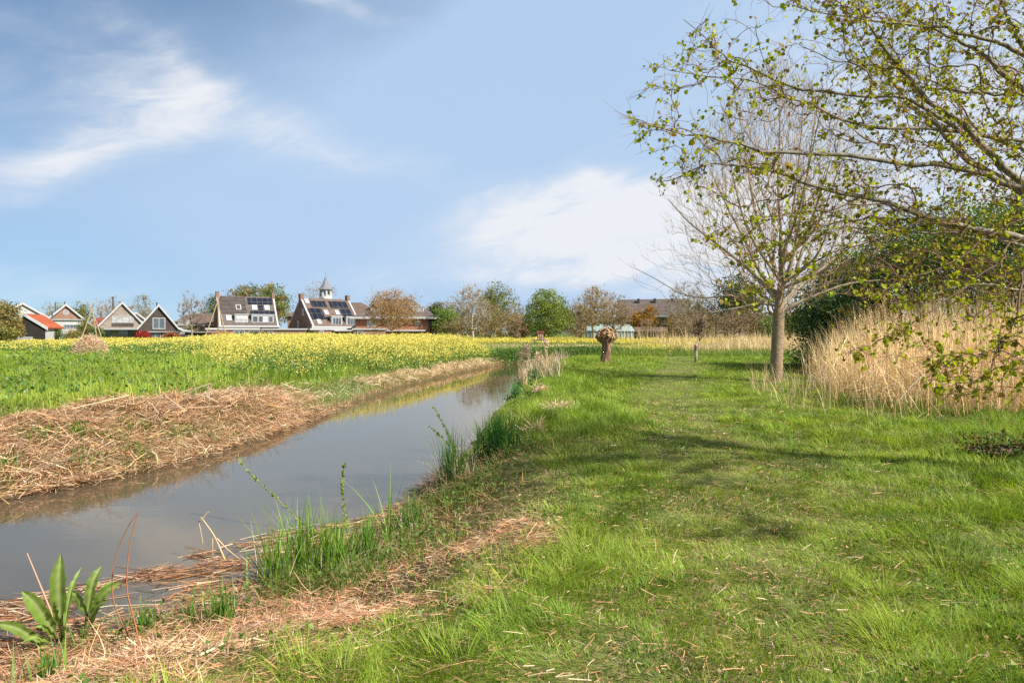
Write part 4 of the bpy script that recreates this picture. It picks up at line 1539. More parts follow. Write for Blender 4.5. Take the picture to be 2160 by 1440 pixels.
def bg_tree(name, label, px, ytop, wpx, d, leafc, cat='tree', kind='leafy', zlow=.18, ntar=170, nleaf=1400, lsize=.30, barkc=(.25, .19, .12), trunk_r=None, group=None, shape='round', dull=True, loc_y=None):
    X = (px - HX) / F * d
    H = CAMZ + (HY - ytop) / F * d
    Wd = wpx / F * d * .5
    root = empty(name, (X, d, 0))
    tag(root, label, cat, group)
    tr = trunk_r or .02 * H + .03
    z0 = H * zlow
    c = np.array([0, 0, z0 * .9])
    s = Skel(c, 12000)
    tp = np.array([[0, 0, -.1], [rng.normal(0, .05), rng.normal(0, .05), z0 * .5], [rng.normal(0, .08), 0, z0], [rng.normal(0, .15), 0, z0 + (H - z0) * .35], [rng.normal(0, .2), 0, z0 + (H - z0) * .7]])
    tl = smooth_line(tp, 14)
    trr = np.interp(np.linspace(0, 1, 14), [0, .08, 1], [tr * 1.35, tr, tr * .25])
    s.line(tl, trr)
    u = unit(rng.normal(size=(ntar, 3)))
    rad = rng.random((ntar, 1)) ** (.40 if kind == 'leafy' else .38)
    bump = .80 + .40 * vnoise(u[:, 0] * 2 + X, u[:, 2] * 2 + u[:, 1], 1, 7)[:, None]
    cz = z0 + (H - z0) * .52
    T = u * rad * bump
    hz = (H - z0) * .5
    if shape == 'round':
        T = T * np.array([Wd, Wd, hz]) + np.array([0, 0, cz])
    elif shape == 'cone':
        zz = T[:, 2]
        f = .25 + .9 * (1 - (zz + 1) / 2)
        T = np.column_stack([T[:, 0] * Wd * f * 1.1, T[:, 1] * Wd * f * 1.1, zz * hz + cz])
    else:  # vase: wide above
        zz = T[:, 2]
        f = .55 + .5 * (zz + 1) / 2
        T = np.column_stack([T[:, 0] * Wd * f, T[:, 1] * Wd * f, zz * hz + cz])
    T[:, 2] = np.maximum(T[:, 2], .25)
    s.grow(T, curve=.4, nseg=4, jit=.03, align=.7, first=4)
    s.radii(.012 if kind == 'leafy' else .014, .42)
    g = Geo()
    tubes(g, tl[None], np.maximum(trr, .02)[None], 8, barkc)
    g.build('trunk', M['twig'], root, True)
    g = Geo()
    s.tubes(g, 3, np.asarray(barkc) * .95, np.asarray(barkc))
    ends = s.pos[s.leafnodes]
    # fine spray of twigs at the ends
    nt = 6 if kind == 'leafy' else 22
    b = np.repeat(ends, nt, 0)
    dv = unit(unit(b - c) * .8 + rng.normal(0, .6, b.shape) + np.array([0, 0, .15]))
    strips(g, b - dv * .1, dv, rng.uniform(.3, 1.0, len(b)) * (H / 8) ** .5, .028, rng.normal(0, .15, b.shape), None, cvar(len(b), np.asarray(barkc) * 1.05, .15), None, 2)
    cr = g
    # foliage, gathered round the branch ends in clumps of differing tone
    leafc = np.asarray(leafc, float)
    if leafc.ndim == 1:
        leafc = leafc[None]
    nleaf = int(nleaf * (2.8 if kind == 'leafy' else 2.2))
    lsize *= .85
    if nleaf:
        gl = Geo()
        j = rng.integers(0, len(ends), nleaf)
        tone = np.exp(rng.normal(0, .22, len(ends)))
        which = rng.integers(0, len(leafc), len(ends))
        sp = (.35 + .05 * H) * (.8 if kind == 'leafy' else 1.0)
        pos = ends[j] + rng.normal(0, 1, (nleaf, 3)) * np.array([sp, sp, sp * .75]) * .75
        pos[:, 2] = np.clip(pos[:, 2], .2, H * 1.04)
        cc = cvar(nleaf, leafc[which[j]] * tone[j][:, None], .16, .05)
        diamonds(gl, pos, lsize * rng.uniform(.6, 1.35, nleaf), cc, (0, 0, .1), 1, .75)
        cr.build('crown', M['twig'], root)
        gl.build('foliage', M['dullleaf'] if dull else M['leaf'], root)
    else:
        cr.build('crown', M['twig'], root)
    return root


G1 = [(.11, .17, .025), (.15, .20, .03)]
BRZ = [(.27, .17, .055), (.23, .155, .05), (.20, .17, .045)]
OLV = [(.17, .165, .04), (.20, .18, .05), (.14, .15, .035)]
DRK = [(.030, .055, .016), (.045, .07, .02)]
GRY = (.30, .25, .18)
BTW = (.27, .20, .13)
TG = 'trees behind the houses and fields'
bg_tree('leafing_tree', 'bronze and green bushy tree cut by the left picture edge', -8, 625, 80, 72, BRZ + OLV, 'tree', 'leafy', .12, 150, 1700, .24, BTW, group=TG)
bg_tree('bush', 'yellow-green bush under the bronze tree beside the black shed', 2, 682, 44, 66, OLV, 'bush', 'leafy', .1, 60, 900, .2, BTW)
bg_tree('bush', 'olive overhanging bush half covering the black shed gable', 30, 676, 26, 76, [(.16, .13, .03), (.20, .16, .04)], 'bush', 'leafy', .3, 60, 900, .2, BTW)
bg_tree('bare_tree', 'thin bare grey tree between white gable and brick gable', 100, 640, 50, 150, BRZ, 'tree', 'bare', .3, 90, 90, .2, GRY, group=TG)
bg_tree('leafing_tree', 'small green tree just left behind the brick gable', 122, 642, 30, 150, OLV, 'tree', 'leafy', .2, 60, 500, .26, BTW, group=TG)
bg_tree('leafing_tree', 'olive tree showing over the right slope of the brick gable', 165, 640, 46, 135, OLV, 'tree', 'leafy', .2, 90, 1000, .3, BTW, group=TG)
bg_tree('round_tree', 'rounded bronze twiggy tree behind the grey brick gable', 236, 630, 66, 150, [(.27, .18, .08), (.30, .22, .10)], 'tree', 'bare', .12, 200, 1500, .2, (.30, .21, .12), group=TG)
bg_tree('leafing_tree', 'olive tree standing between the two pointed gables', 300, 628, 42, 150, [(.21, .18, .06), (.16, .17, .05)], 'tree', 'bare', .12, 150, 1100, .22, BTW, group=TG)
bg_tree('bare_tree', 'bare open-branched tree in front of the brown roofed house', 404, 616, 56, 100, BRZ, 'tree', 'bare', .25, 110, 40, .15, (.24, .19, .15), group=TG)
bg_tree('leafing_tree', 'dark green tree tight against the left wall of the solar house', 448, 625, 40, 150, [(.07, .10, .025), (.10, .13, .03)], 'tree', 'leafy', .15, 80, 1100, .3, BTW, group=TG)
bg_tree('great_tree', 'broad green and bronze tree behind the solar-panelled house', 560, 597, 112, 165, G1 + BRZ[:2] + [(.17, .19, .04)], 'tree', 'leafy', .15, 260, 4200, .42, BTW, group=TG)
bg_tree('leafing_tree', 'bronze tree rising over the left end of the solar roof', 508, 603, 60, 168, BRZ + OLV, 'tree', 'leafy', .2, 130, 1500, .38, BTW, group=TG)
bg_tree('bare_tree', 'pale pinkish half bare tree behind the bell turret', 672, 592, 84, 185, [(.33, .25, .17), (.28, .20, .10)], 'tree', 'bare', .25, 170, 750, .28, (.36, .29, .22), group=TG)
bg_tree('bare_tree', 'grey bare tree top between the turret house and red brick house', 775, 640, 44, 170, BRZ, 'tree', 'bare', .25, 80, 120, .2, GRY, group=TG)
bg_tree('bronze_tree', 'orange-bronze tree in front of the red brick hip-roofed house', 826, 612, 112, 92, [(.30, .165, .05), (.27, .17, .06), (.34, .20, .07)], 'tree', 'bare', .20, 300, 2300, .17, (.34, .22, .11), group=TG)
bg_tree('fir', 'dark evergreen tip beside the red brick house', 920, 636, 30, 150, DRK, 'tree', 'leafy', .1, 70, 1200, .36, BTW, group=TG)
bg_tree('bronze_tree', 'low reddish bronze tree right behind the red brick house corner', 915, 640, 60, 165, [(.24, .11, .06), (.27, .16, .08)], 'tree', 'bare', .15, 150, 1300, .25, BTW, group=TG)
bg_tree('leafing_tree', 'fresh green bush-like tree right of the red brick house', 944, 644, 62, 118, [(.12, .19, .035), (.15, .23, .045)], 'tree', 'leafy', .06, 130, 2200, .26, BTW, group=TG)
bg_tree('bronze_tree', 'wide pinkish bronze tree crown behind the tall grey tree', 955, 628, 90, 175, [(.30, .21, .13), (.26, .17, .09)], 'tree', 'bare', .15, 180, 1500, .27, (.33, .25, .18), group=TG)
bg_tree('grey_tree', 'tall pale grey tree with sparse buds and a stout grey trunk', 997, 599, 74, 96, [(.30, .27, .20), (.28, .22, .11)], 'tree', 'bare', .24, 240, 650, .16, (.36, .31, .23), group=TG)
bg_tree('leafing_tree', 'tall olive crowned tree just right of the pale grey tree', 1043, 600, 82, 128, [(.17, .19, .035), (.21, .20, .05), (.15, .17, .03)], 'tree', 'leafy', .2, 190, 2300, .30, BTW, group=TG)
bg_tree('bronze_tree', 'low spreading brown twiggy tree below the tall olive tree', 1035, 648, 130, 100, [(.24, .17, .07), (.20, .16, .06)], 'tree', 'bare', .12, 260, 1600, .18, (.28, .20, .11), group=TG)
bg_tree('bronze_tree', 'dense brown willow scrub left of the tall grey trunk', 972, 668, 80, 108, [(.20, .17, .06), (.24, .18, .08)], 'tree', 'bare', .06, 180, 1300, .2, (.27, .2, .11), group=TG)
bg_tree('bare_tree', 'slender bare tree in the gap before the round green tree', 1092, 640, 40, 110, [(.25, .2, .1)], 'tree', 'bare', .2, 90, 160, .16, (.30, .24, .16), group=TG)
bg_tree('bronze_tree', 'low orange-brown shrub tree left of the round green tree', 1094, 676, 46, 112, [(.27, .15, .05), (.24, .14, .06)], 'tree', 'bare', .05, 110, 1000, .2, BTW, group=TG)
bg_tree('round_green_tree', 'rounded bright green tree standing behind the insect hotel', 1156, 614, 104, 106, [(.20, .27, .035), (.24, .30, .045), (.16, .22, .03)], 'tree', 'leafy', .10, 260, 4400, .26, (.25, .2, .12), group=TG, dull=False)
bg_tree('bronze_tree', 'brown bushy tree at the right flank of the round green tree', 1215, 632, 62, 120, [(.27, .19, .10), (.24, .17, .08)], 'tree', 'bare', .06, 150, 1200, .22, BTW, group=TG)
bg_tree('bronze_tree', 'tall bronze tree with a thin trunk behind the pollard willow', 1252, 608, 84, 84, [(.31, .22, .10), (.27, .18, .07)], 'tree', 'bare', .30, 240, 1300, .15, (.32, .24, .13), group=TG)
bg_tree('bronze_tree', 'wide bronze tree in front of the long brown roof', 1298, 622, 70, 98, [(.30, .20, .08), (.26, .17, .07)], 'tree', 'bare', .2, 190, 1100, .17, BTW, group=TG)
bg_tree('orange_shrub', 'orange-leaved round shrub below the long brown roof', 1358, 648, 58, 112, [(.38, .20, .03), (.33, .18, .03)], 'shrub', 'leafy', .25, 110, 1500, .24, BTW)
bg_tree('grey_tree', 'grey-green half bare tree hiding the right gable of the long house', 1455, 600, 92, 110, [(.26, .24, .10), (.22, .21, .08)], 'tree', 'bare', .22, 220, 800, .2, (.32, .26, .18), group=TG)
bg_tree('bronze_tree', 'low brown thicket tree behind the far reed field', 1470, 655, 120, 96, [(.22, .16, .07), (.19, .14, .06)], 'tree', 'bare', .06, 230, 1500, .2, (.26, .19, .12), group=TG)
bg_tree('dark_tree', 'large dark green rounded tree left of the near trunk', 1556, 588, 108, 104, [(.055, .085, .022), (.08, .115, .03), (.045, .07, .02)], 'tree', 'leafy', .10, 260, 4200, .30, BTW, group=TG)
bg_tree('bronze_tree', 'rusty brown thicket at the foot of the dark rounded tree', 1580, 655, 120, 98, [(.22, .13, .06), (.18, .12, .05)], 'tree', 'bare', .05, 200, 1500, .2, (.26, .18, .11), group=TG)
bg_tree('leafing_tree', 'light green bush seen just left of the near trunk', 1622, 668, 44, 92, [(.14, .20, .04), (.17, .21, .06)], 'tree', 'leafy', .05, 80, 900, .2, BTW, group=TG)
bg_tree('bronze_tree', 'orange-brown tree seen just right of the near trunk', 1672, 640, 70, 100, [(.33, .18, .05), (.22, .17, .06)], 'tree', 'bare', .08, 130, 1100, .2, BTW, group=TG)
bg_tree('leafing_tree', 'olive green tree behind the evergreen bush edge', 1690, 655, 70, 88, [(.16, .18, .04), (.12, .15, .03)], 'tree', 'leafy', .05, 100, 1200, .22, BTW, group=TG)
# bare saplings planted in the field
for px, pt, w, py, lb in [(1549, 655, 66, 738, 'bare brown sapling with spreading branches, largest in the reed field'),
                          (1476, 660, 30, 745, 'slim bare sapling directly behind the marker post'),
                          (1452, 664, 52, 728, 'bare sapling left of the marker post among yellow flowers'),
                          (1365, 672, 30, 724, 'small bare sapling in front of the orange shrub'),
                          (1091, 700, 16, 724, 'tiny bare sapling left of the insect hotel')]:
    dd = ground_d(py)
    bg_tree('sapling', lb, px, pt, w, dd, [(.30, .2, .1)], 'sapling', 'bare', .3, 60, 60, .07, (.27, .19, .12), .035, 'bare saplings in the far field')
# garden shrubs
for px, pt, w, d, c, lb in [(303, 699, 26, 100, [(.30, .03, .03), (.36, .05, .03)], 'deep red round shrub between the two pointed gables'),
                            (463, 699, 46, 104, [(.46, .18, .09), (.40, .16, .07)], 'salmon orange shrub below the solar house'),
                            (362, 702, 34, 100, [(.34, .12, .06), (.25, .12, .05)], 'rusty low shrub right of the black gable house'),
                            (548, 700, 40, 102, [(.06, .09, .03), (.09, .12, .04)], 'dark green shrub below the white dormers'),
                            (660, 700, 22, 100, [(.07, .11, .03)], 'dark green shrub by the low garden wall'),
                            (112, 693, 24, 84, [(.06, .10, .03), (.09, .13, .03)], 'clipped green shrub right of the black shed'),
                            (180, 672, 26, 98, [(.15, .17, .04), (.2, .18, .05)], 'tall olive shrub before the brick gable corner'),
                            (158, 698, 40, 92, [(.20, .20, .05), (.25, .19, .06)], 'yellowish low shrub before the white extension'),
                            (205, 690, 20, 98, [(.10, .15, .04)], 'green shrub left of the grey brick gable'),
                            (398, 686, 22, 120, [(.12, .14, .03)], 'green bush below the brown roofed house')]:
    bg_tree('shrub', lb, px, pt, w, d, c, 'shrub', 'leafy', .06, 60, 800, .2, BTW, group='garden shrubs')


# --- the tree on the path: straight grey trunk, upswept bare crown
def mid_tree():
    d = 22.0
    k = d / F
    X, Y = G(1640, 806)
    Y = 22.0
    X = (1638 - HX) * k
    z0 = base_z(X, Y)
    root = empty('hornbeam', (X, Y, z0))
    tag(root, 'bare upswept tree with a stout grey trunk beside the path', 'tree')

    def q(px, py, dy=0.0):
        return np.array([(px - 1638) * k * (1 + dy / d), dy, CAMZ - (py - HY) * k * (1 + dy / d) - z0])
    s = Skel(q(1642, 700), 60000)
    tl = smooth_line([q(1636, 815), q(1637, 790), q(1641, 700), q(1644, 640), q(1648, 560), q(1646, 470), q(1641, 380), q(1645, 280), q(1643, 190)], 30)
    rr = np.interp(np.linspace(0, 1, 30), [0, .05, .12, .25, .33, .40, .5, .7, 1], [.27, .222, .20, .186, .175, .11, .07, .035, .010])
    s.line(tl, rr)
    # main limbs (picture traced), each leaving the trunk near y 600-660
    limbs = []
    for pts, r0 in [([(1648, 648), (1610, 640), (1560, 650), (1500, 660), (1470, 655)], .055), ([(1646, 645), (1600, 618), (1560, 622), (1500, 628), (1455, 618), (1410, 590), (1366, 565)], .036),
                    ([(1646, 640), (1620, 600), (1585, 560), (1540, 520), (1480, 470), (1440, 420)], .085), ([(1648, 630), (1620, 570), (1600, 500), (1570, 420), (1540, 330)], .08),
                    ([(1648, 640), (1680, 605), (1690, 560), (1720, 480), (1750, 380), (1770, 300)], .085), ([(1650, 645), (1700, 600), (1760, 555), (1820, 500), (1860, 430)], .08),
                    ([(1650, 655), (1700, 630), (1780, 600), (1850, 590)], .075), ([(1650, 610), (1665, 540), (1680, 440), (1690, 330), (1700, 230)], .07),
                    ([(1648, 600), (1630, 520), (1610, 420), (1600, 300), (1590, 220)], .065), ([(1648, 560), (1660, 460), (1668, 340), (1672, 200)], .05)]:
        dy = rng.uniform(-2.4, 2.4)
        m = len(pts)
        l = smooth_line([q(a, b, dy * (i / (m - 1)) ** .8) for i, (a, b) in enumerate(pts)], 14)
        limbs.append((l, np.linspace(r0, .010, 14) ** 1.0))
    for l, r in limbs:
        s.line(l, r)
    for j in range(9):      # further limbs towards and away from the viewer
        a = rng.uniform(0, 6.3)
        zz = rng.uniform(2.6, 4.2)
        ln = rng.uniform(3, 5)
        b0 = np.array([0.1, 0, zz])
        e = b0 + np.array([math.cos(a) * ln * .55, math.sin(a) * ln * .75, ln * rng.uniform(.35, .95)])
        l = smooth_line([b0, (b0 * .6 + e * .4) + np.array([math.cos(a) * .5, math.sin(a) * .5, -.1]), e], 12)
        r = np.linspace(.055, .010, 12)
        limbs.append((l, r))
        s.line(l, r)
    n = 3900
    u = unit(rng.normal(size=(n, 3)))
    T = u * rng.random((n, 1)) ** .33
    zt = (T[:, 2] + 1) / 2
    prof = np.interp(zt, [0, .12, .3, .6, .85, 1], [.85, 1.05, 1.0, .82, .55, .25])
    rx = 3.75
    T = np.column_stack([T[:, 0] * rx * prof, T[:, 1] * rx * prof, q(0, 655)[2] + zt * (q(0, 120)[2] - q(0, 655)[2])])
    ex = []
    for l, r in limbs[:10]:
        for _ in range(45):
            ex.append(l[rng.integers(5, 14)] + rng.normal(0, 1, 3) * np.array([.5, .5, .35]) + np.array([0, 0, .25]))
    T[:, 2] += -.25 * np.maximum(0, np.hypot(T[:, 0], T[:, 1]) - 2.4)
    T = np.concatenate([T, np.array(ex)])
    s.c = q(1642, 690)
    s.grow(T, curve=.42, nseg=4, jit=.008, align=2.2, outw=.6, first=9, sag=.015)
    s.radii(.0032, .40)
    g = Geo()
    tubes(g, tl[None], rr[None], 14, (.3, .25, .18))
    g.build('trunk', M['bark'], root, True)
    g = Geo()
    for l, r in limbs:
        tubes(g, l[None], np.maximum(r, .010)[None], 7, (.30, .25, .18))
    s.tubes(g, 3, (.31, .22, .125), (.29, .215, .13), 6, .02)
    ends = s.pos[s.leafnodes]
    b = np.repeat(ends, 3, 0)
    dv = unit(unit(b - s.c) * .7 + rng.normal(0, .35, b.shape) + np.array([0, 0, .45]))
    strips(g, b - dv * .03, dv, rng.uniform(.15, .55, len(b)), .0065, rng.normal(0, .12, b.shape), None, cvar(len(b), (.36, .25, .13), .15), None, 2)
    j = rng.integers(0, len(b), 2200)
    diamonds(g, b[j] + dv[j] * rng.uniform(.05, .4, (2200, 1)), .028, cvar(2200, (.36, .28, .08), .2), (0, 0, .4), .7, .5)
    g.build('crown', M['twig'], root)


mid_tree()


# --- young lime tree whose trunk stands just outside the frame; limbs traced, twigs grown
def lime_tree():
    D0 = 7.2
    X0 = (2365 - HX) / F * D0
    z0 = base_z(X0, D0)
    root = empty('lime_tree', (X0, D0, z0))
    tag(root, 'lime tree reaching in from the right with fresh yellow-green leaves', 'tree')
    org = np.array([X0, D0, z0])
    LB = [
        ([(2365, 560), (2250, 470), (2160, 392), (2092, 329), (2042, 275), (1967, 221), (1917, 167), (1871, 112), (1821, 37), (1796, -30)], 7.2, 6.3, .062),
        ([(2365, 570), (2250, 455), (2142, 396), (2083, 358), (2033, 329), (1983, 275), (1950, 246), (1917, 212), (1858, 154), (1812, 96), (1775, -10)], 7.2, 8.4, .058),
        ([(2365, 540), (2260, 440), (2160, 400), (2092, 375), (1983, 350), (1904, 337), (1750, 329), (1633, 321), (1550, 308), (1483, 287), (1404, 275), (1340, 255)], 7.2, 5.6, .046),
        ([(2365, 440), (2250, 290), (2160, 196), (2125, 167), (2083, 125), (2033, 92), (1983, 71), (1925, 37), (1875, 4)], 7.2, 6.6, .05),
        ([(2365, 300), (2240, 190), (2160, 117), (2112, 92), (2062, 79), (2008, 62), (1950, 58), (1883, 50), (1800, 40), (1717, 25), (1658, 4)], 7.2, 6.0, .035),
        ([(2365, 420), (2230, 240), (2160, 96), (2129, 46), (2104, -20)], 7.2, 6.2, .055),
        ([(2365, 330), (2250, 230), (2160, 204), (2071, 194), (1987, 187), (1946, 183), (1904, 171), (1840, 150), (1760, 120)], 7.2, 7.8, .026),
        ([(2365, 430), (2260, 330), (2160, 296), (2050, 283), (1983, 275), (1896, 267), (1833, 271), (1779, 250), (1733, 229), (1675, 208), (1625, 183), (1575, 167), (1475, 158), (1410, 148)], 7.2, 5.9, .03),
        ([(2040, 290), (1980, 245), (1917, 212), (1892, 204), (1833, 202), (1758, 194), (1675, 183), (1625, 162), (1558, 137), (1521, 108), (1492, 83), (1442, 42)], 7.6, 6.4, .028),
        ([(2365, 590), (2250, 525), (2160, 504), (2117, 496), (2050, 479), (1967, 458), (1904, 442), (1842, 421), (1775, 408), (1717, 392), (1654, 367), (1592, 354), (1500, 345), (1440, 370), (1385, 385)], 7.2, 6.0, .05),
        ([(2365, 610), (2250, 568), (2160, 572), (2110, 578), (2039, 583), (1943, 585), (1879, 583), (1832, 573), (1774, 562)], 7.2, 8.6, .034),
        ([(2300, 440), (2200, 455), (2129, 476), (2087, 501), (2017, 546), (1959, 572), (1879, 604), (1832, 626)], 6.6, 5.6, .013),
        ([(2250, 565), (2190, 560), (2160, 578), (2145, 639), (2129, 690), (2103, 741), (2084, 783), (2039, 802), (1965, 800)], 5.4, 4.6, .014),
        ([(2160, 500), (2122, 524), (2116, 572), (2114, 626), (2118, 680), (2095, 742)], 6.2, 5.6, .010),
        ([(2100, 560), (2030, 610), (1959, 655), (1927, 680), (1895, 703), (1847, 722), (1790, 743)], 6.8, 6.0, .012),
        ([(2250, 380), (2190, 250), (2140, 170), (2128, 240), (2140, 330)], 6.4, 6.0, .012),
        ([(2365, 380), (2260, 180), (2200, 60), (2180, -60)], 7.2, 7.0, .06),
        ([(2365, 470), (2290, 380), (2160, 320), (2060, 270), (2000, 190), (1900, 150), (1850, 110)], 7.2, 9.0, .03),
        ([(2365, 600), (2240, 540), (2100, 500), (1960, 470), (1860, 460), (1760, 470), (1690, 500)], 7.2, 9.2, .036),
        ([(2365, 600), (2150, 520), (1950, 490), (1800, 480), (1680, 500), (1560, 545)], 7.2, 6.2, .022),
        ([(1904, 442), (1842, 430), (1760, 440), (1660, 452), (1560, 470), (1490, 505)], 6.6, 5.9, .012),
        ([(1967, 458), (1860, 500), (1740, 540), (1640, 590), (1570, 625)], 6.5, 6.0, .012),
        ([(2365, 600), (2260, 600), (2160, 610), (2060, 600), (1960, 620), (1880, 640)], 7.2, 6.6, .022),
        ([(2100, 745), (2130, 715), (2165, 735), (2200, 765)], 5.0, 4.6, .008),
        ([(2103, 741), (2060, 752), (2000, 762), (1955, 775)], 4.9, 4.5, .007),
    ]
    tl = smooth_line([np.array([0, 0, -.1]), np.array([.02, 0, 1.0]), np.array([0, 0, 2.2]), np.array([-.05, .05, 3.4]), np.array([0, .1, 5.0]), np.array([.05, .1, 6.5])], 24)
    trr = np.interp(np.linspace(0, 1, 24), [0, .06, .3, 1], [.24, .19, .16, .05])
    s = Skel(np.array([0, 0, 2.2]), 90000)
    s.line(tl, trr)
    limbs = []
    samp = []
    for pts, da, db, r0 in LB:
        m = len(pts)
        w = [(P(a, b, da + (db - da) * (i / (m - 1)))) - org for i, (a, b) in enumerate(pts)]
        if pts[0][0] == 2365:
            w[0] = np.array([0, 0, w[0][2]])
        n = 22
        l = smooth_line(w, n)
        r = np.linspace(r0 * .80, .003, n)
        l[1:-1] += rng.normal(0, .012, (n - 2, 3))
        limbs.append((l, r))
        s.line(l, r)
        samp.append((l, r0))
    # twigs all along the limbs, sweeping outwards
    T = []
    for l, r0 in samp:
        cnt = int(58 if r0 > .02 else 26)
        seglen = np.linalg.norm(l[-1] - l[0])
        for _ in range(int(cnt * max(.5, seglen / 4.5) * 2.1)):
            t = rng.uniform(.12, 1) * (len(l) - 1.001)
            i = int(t)
            p = l[i]
            tg = unit(l[i + 1] - l[i])
            ln = rng.uniform(.2, 1.15) * (1.0 if r0 > .02 else .55) * (1.1 - .75 * t / len(l))
            T.append(p + unit(tg * 1.1 + rng.normal(0, .5, 3) + np.array([-.05, 0, .02])) * ln)
    # and free-hanging fill inside the crown
    for _ in range(420):
        px, py, dd = rng.uniform(1750, 2450), rng.uniform(-150, 560), rng.uniform(5.6, 9.2)
        T.append(P(px, py, dd) - org)
    for _ in range(80):
        px, py, dd = rng.uniform(1690, 2300), rng.uniform(420, 650), rng.uniform(6.0, 10.5)
        T.append(P(px, py, dd) - org)
    T = np.array(T)
    W_ = T + org
    tpx = HX + F * W_[:, 0] / W_[:, 1]
    tpy = HY - F * (W_[:, 2] - CAMZ) / W_[:, 1]
    T = T[tpx > np.interp(tpy, [0, 60, 130, 250, 320, 400, 470, 600, 800], [1540, 1450, 1390, 1305, 1365, 1370, 1440, 1520, 1740])]
    s.grow(T, curve=.5, nseg=4, jit=.009, align=.6, outw=.4, first=10, sag=-.01)
    s.radii(.0021, .42)
    g = Geo()
    tubes(g, tl[None], trr[None], 14, (.3, .28, .2))
    g.build('trunk', M['bark_pale'], root, True)
    for l, r in limbs:
        if r[0] > .016:
            g = Geo()
            tubes(g, l[None], r[None], 9, (.3, .28, .2))
            g.build('limb', M['bark_pale'], root, True)
    g = Geo()
    for l, r in limbs:
        if r[0] <= .016:
            tubes(g, l[None], r[None], 6, (.12, .075, .045))
    s.tubes(g, 4, cvar(len(s.paths), (.15, .09, .055), .25), (.2, .14, .085), 6, .008)
    # finest side twigs carrying the leaves
    ids = np.array(s.paths)
    A = s.pos[ids]
    Np = len(ids)
    m = 3
    ii = np.repeat(np.arange(Np), m)
    tt = rng.uniform(.3, 1, len(ii)) * 3.999
    i0 = tt.astype(int)
    f = (tt - i0)[:, None]
    b = A[ii, i0] * (1 - f) + A[ii, i0 + 1] * f
    tg = unit(A[ii, i0 + 1] - A[ii, i0])
    dv = unit(tg * .75 + rng.normal(0, .5, b.shape))
    ln = rng.uniform(.08, .26, len(b))
    PT = np.stack([b, b + dv * (ln * .5)[:, None] + rng.normal(0, .012, b.shape), b + dv * ln[:, None] + rng.normal(0, .02, b.shape)], 1)
    tubes(g, PT, np.tile([.0019, .0015, .0010], (len(b), 1)), 3, cvar(len(b), (.20, .09, .055), .2))
    g.build('crown', M['twig'], root)
    # leaves: young, folded, hanging in twos and threes
    gl = Geo()
    pts, dirs = [], []
    for t in (1.0, .45):
        j = rng.random(len(b)) < (.24 if t == 1.0 else .09)
        pts.append((PT[:, 2] if t == 1.0 else PT[:, 1])[j])
        dirs.append(dv[j])
    endp = A[:, -1]
    pts.append(endp)
    dirs.append(unit(A[:, -1] - A[:, -2]))
    for l, r in limbs:
        jj = rng.integers(9, len(l) - 1, 20)
        ff = rng.random((20, 1))
        pts.append(l[jj] * (1 - ff) + l[jj + 1] * ff)
        dirs.append(unit(rng.normal(size=(20, 3))))
    sid = np.concatenate([rng.random(len(pts[0]) + len(pts[1]) + len(pts[2]))])
    pts, dirs = np.concatenate(pts), np.concatenate(dirs)
    rep = rng.choice([1, 2, 2, 3, 4], len(pts))
    ii = np.repeat(np.arange(len(pts)), rep)
    pos = pts[ii] + rng.normal(0, .015, (len(ii), 3))
    ad = dirs[ii] * .4 + rng.normal(0, .5, (len(ii), 3)) + np.array([0, 0, -.55])
    tone = rng.random(len(pts))[ii]
    size = rng.uniform(.030, .056, len(ii)) * (.6 + .6 * rng.random(len(pts))[ii])
    c = cvar(len(ii), mixc((.25, .28, .018), (.37, .39, .035), tone), .15, .06)
    br = rng.random(len(pts))[ii] < .14
    c[br] = cvar(int(br.sum()), (.27, .19, .05), .15)
    leaves6(gl, pos, size * .9, c, ad, 1.0)
    gl.build('foliage', M['limeleaf'], root)


lime_tree()


# --- evergreen bushes behind the reeds
def dense_bush(cx, cy, rx, ry, h, cols, label, n=15000, lsize=.10, zlow=.0, seed=0, mat='glossleaf'):
    root = empty('evergreen_bush', (cx, cy, base_z(cx, cy)))
    tag(root, label, 'bush', 'evergreen bushes behind the reed bed')
    s = Skel(np.array([0, 0, .3]), 20000)
    s.line(smooth_line([[0, 0, -.1], [.1, 0, h * .35], [0, .1, h * .7]], 8), np.linspace(.12, .04, 8))
    m = 260
    u = unit(rng.normal(size=(m, 3)) + np.array([0, 0, .25]))
    bump = .78 + .45 * vnoise(u[:, 0] * 2.3 + cx, u[:, 2] * 2.3 + u[:, 1] * 1.7, 1, 13 + seed)[:, None]
    T = u * (rng.random((m, 1)) ** .25) * bump * np.array([rx, ry, h * .52]) + np.array([0, 0, h * .5])
    T[:, 2] = np.maximum(T[:, 2], .12)
    s.grow(T, first=1)
    s.radii(.008, .42)
    g = Geo()
    tubes(g, s.pos[None, :8], np.linspace(.12, .04, 8)[None], 7, (.12, .09, .06))
    g.build('trunk', M['twig'], root, True)
    g = Geo()
    s.tubes(g, 3, (.11, .085, .055), (.11, .085, .055))
    g.build('crown', M['twig'], root)
    j = rng.integers(0, m, n)
    tone = np.exp(rng.normal(0, .28, m))
    pos = T[j] + rng.normal(0, 1, (n, 3)) * np.array([.34, .34, .28]) * min(1, rx * .5)
    pos[:, 2] = np.maximum(pos[:, 2], .05)
    cols = np.asarray(cols, float)
    c = cvar(n, cols[rng.integers(0, len(cols), m)[j]] * tone[j][:, None], .2, .05)
    gl = Geo()
    diamonds(gl, pos, lsize * rng.uniform(.6, 1.4, n), c, (0, 0, -.1), 1, .65)
    gl.build('foliage', M[mat], root)


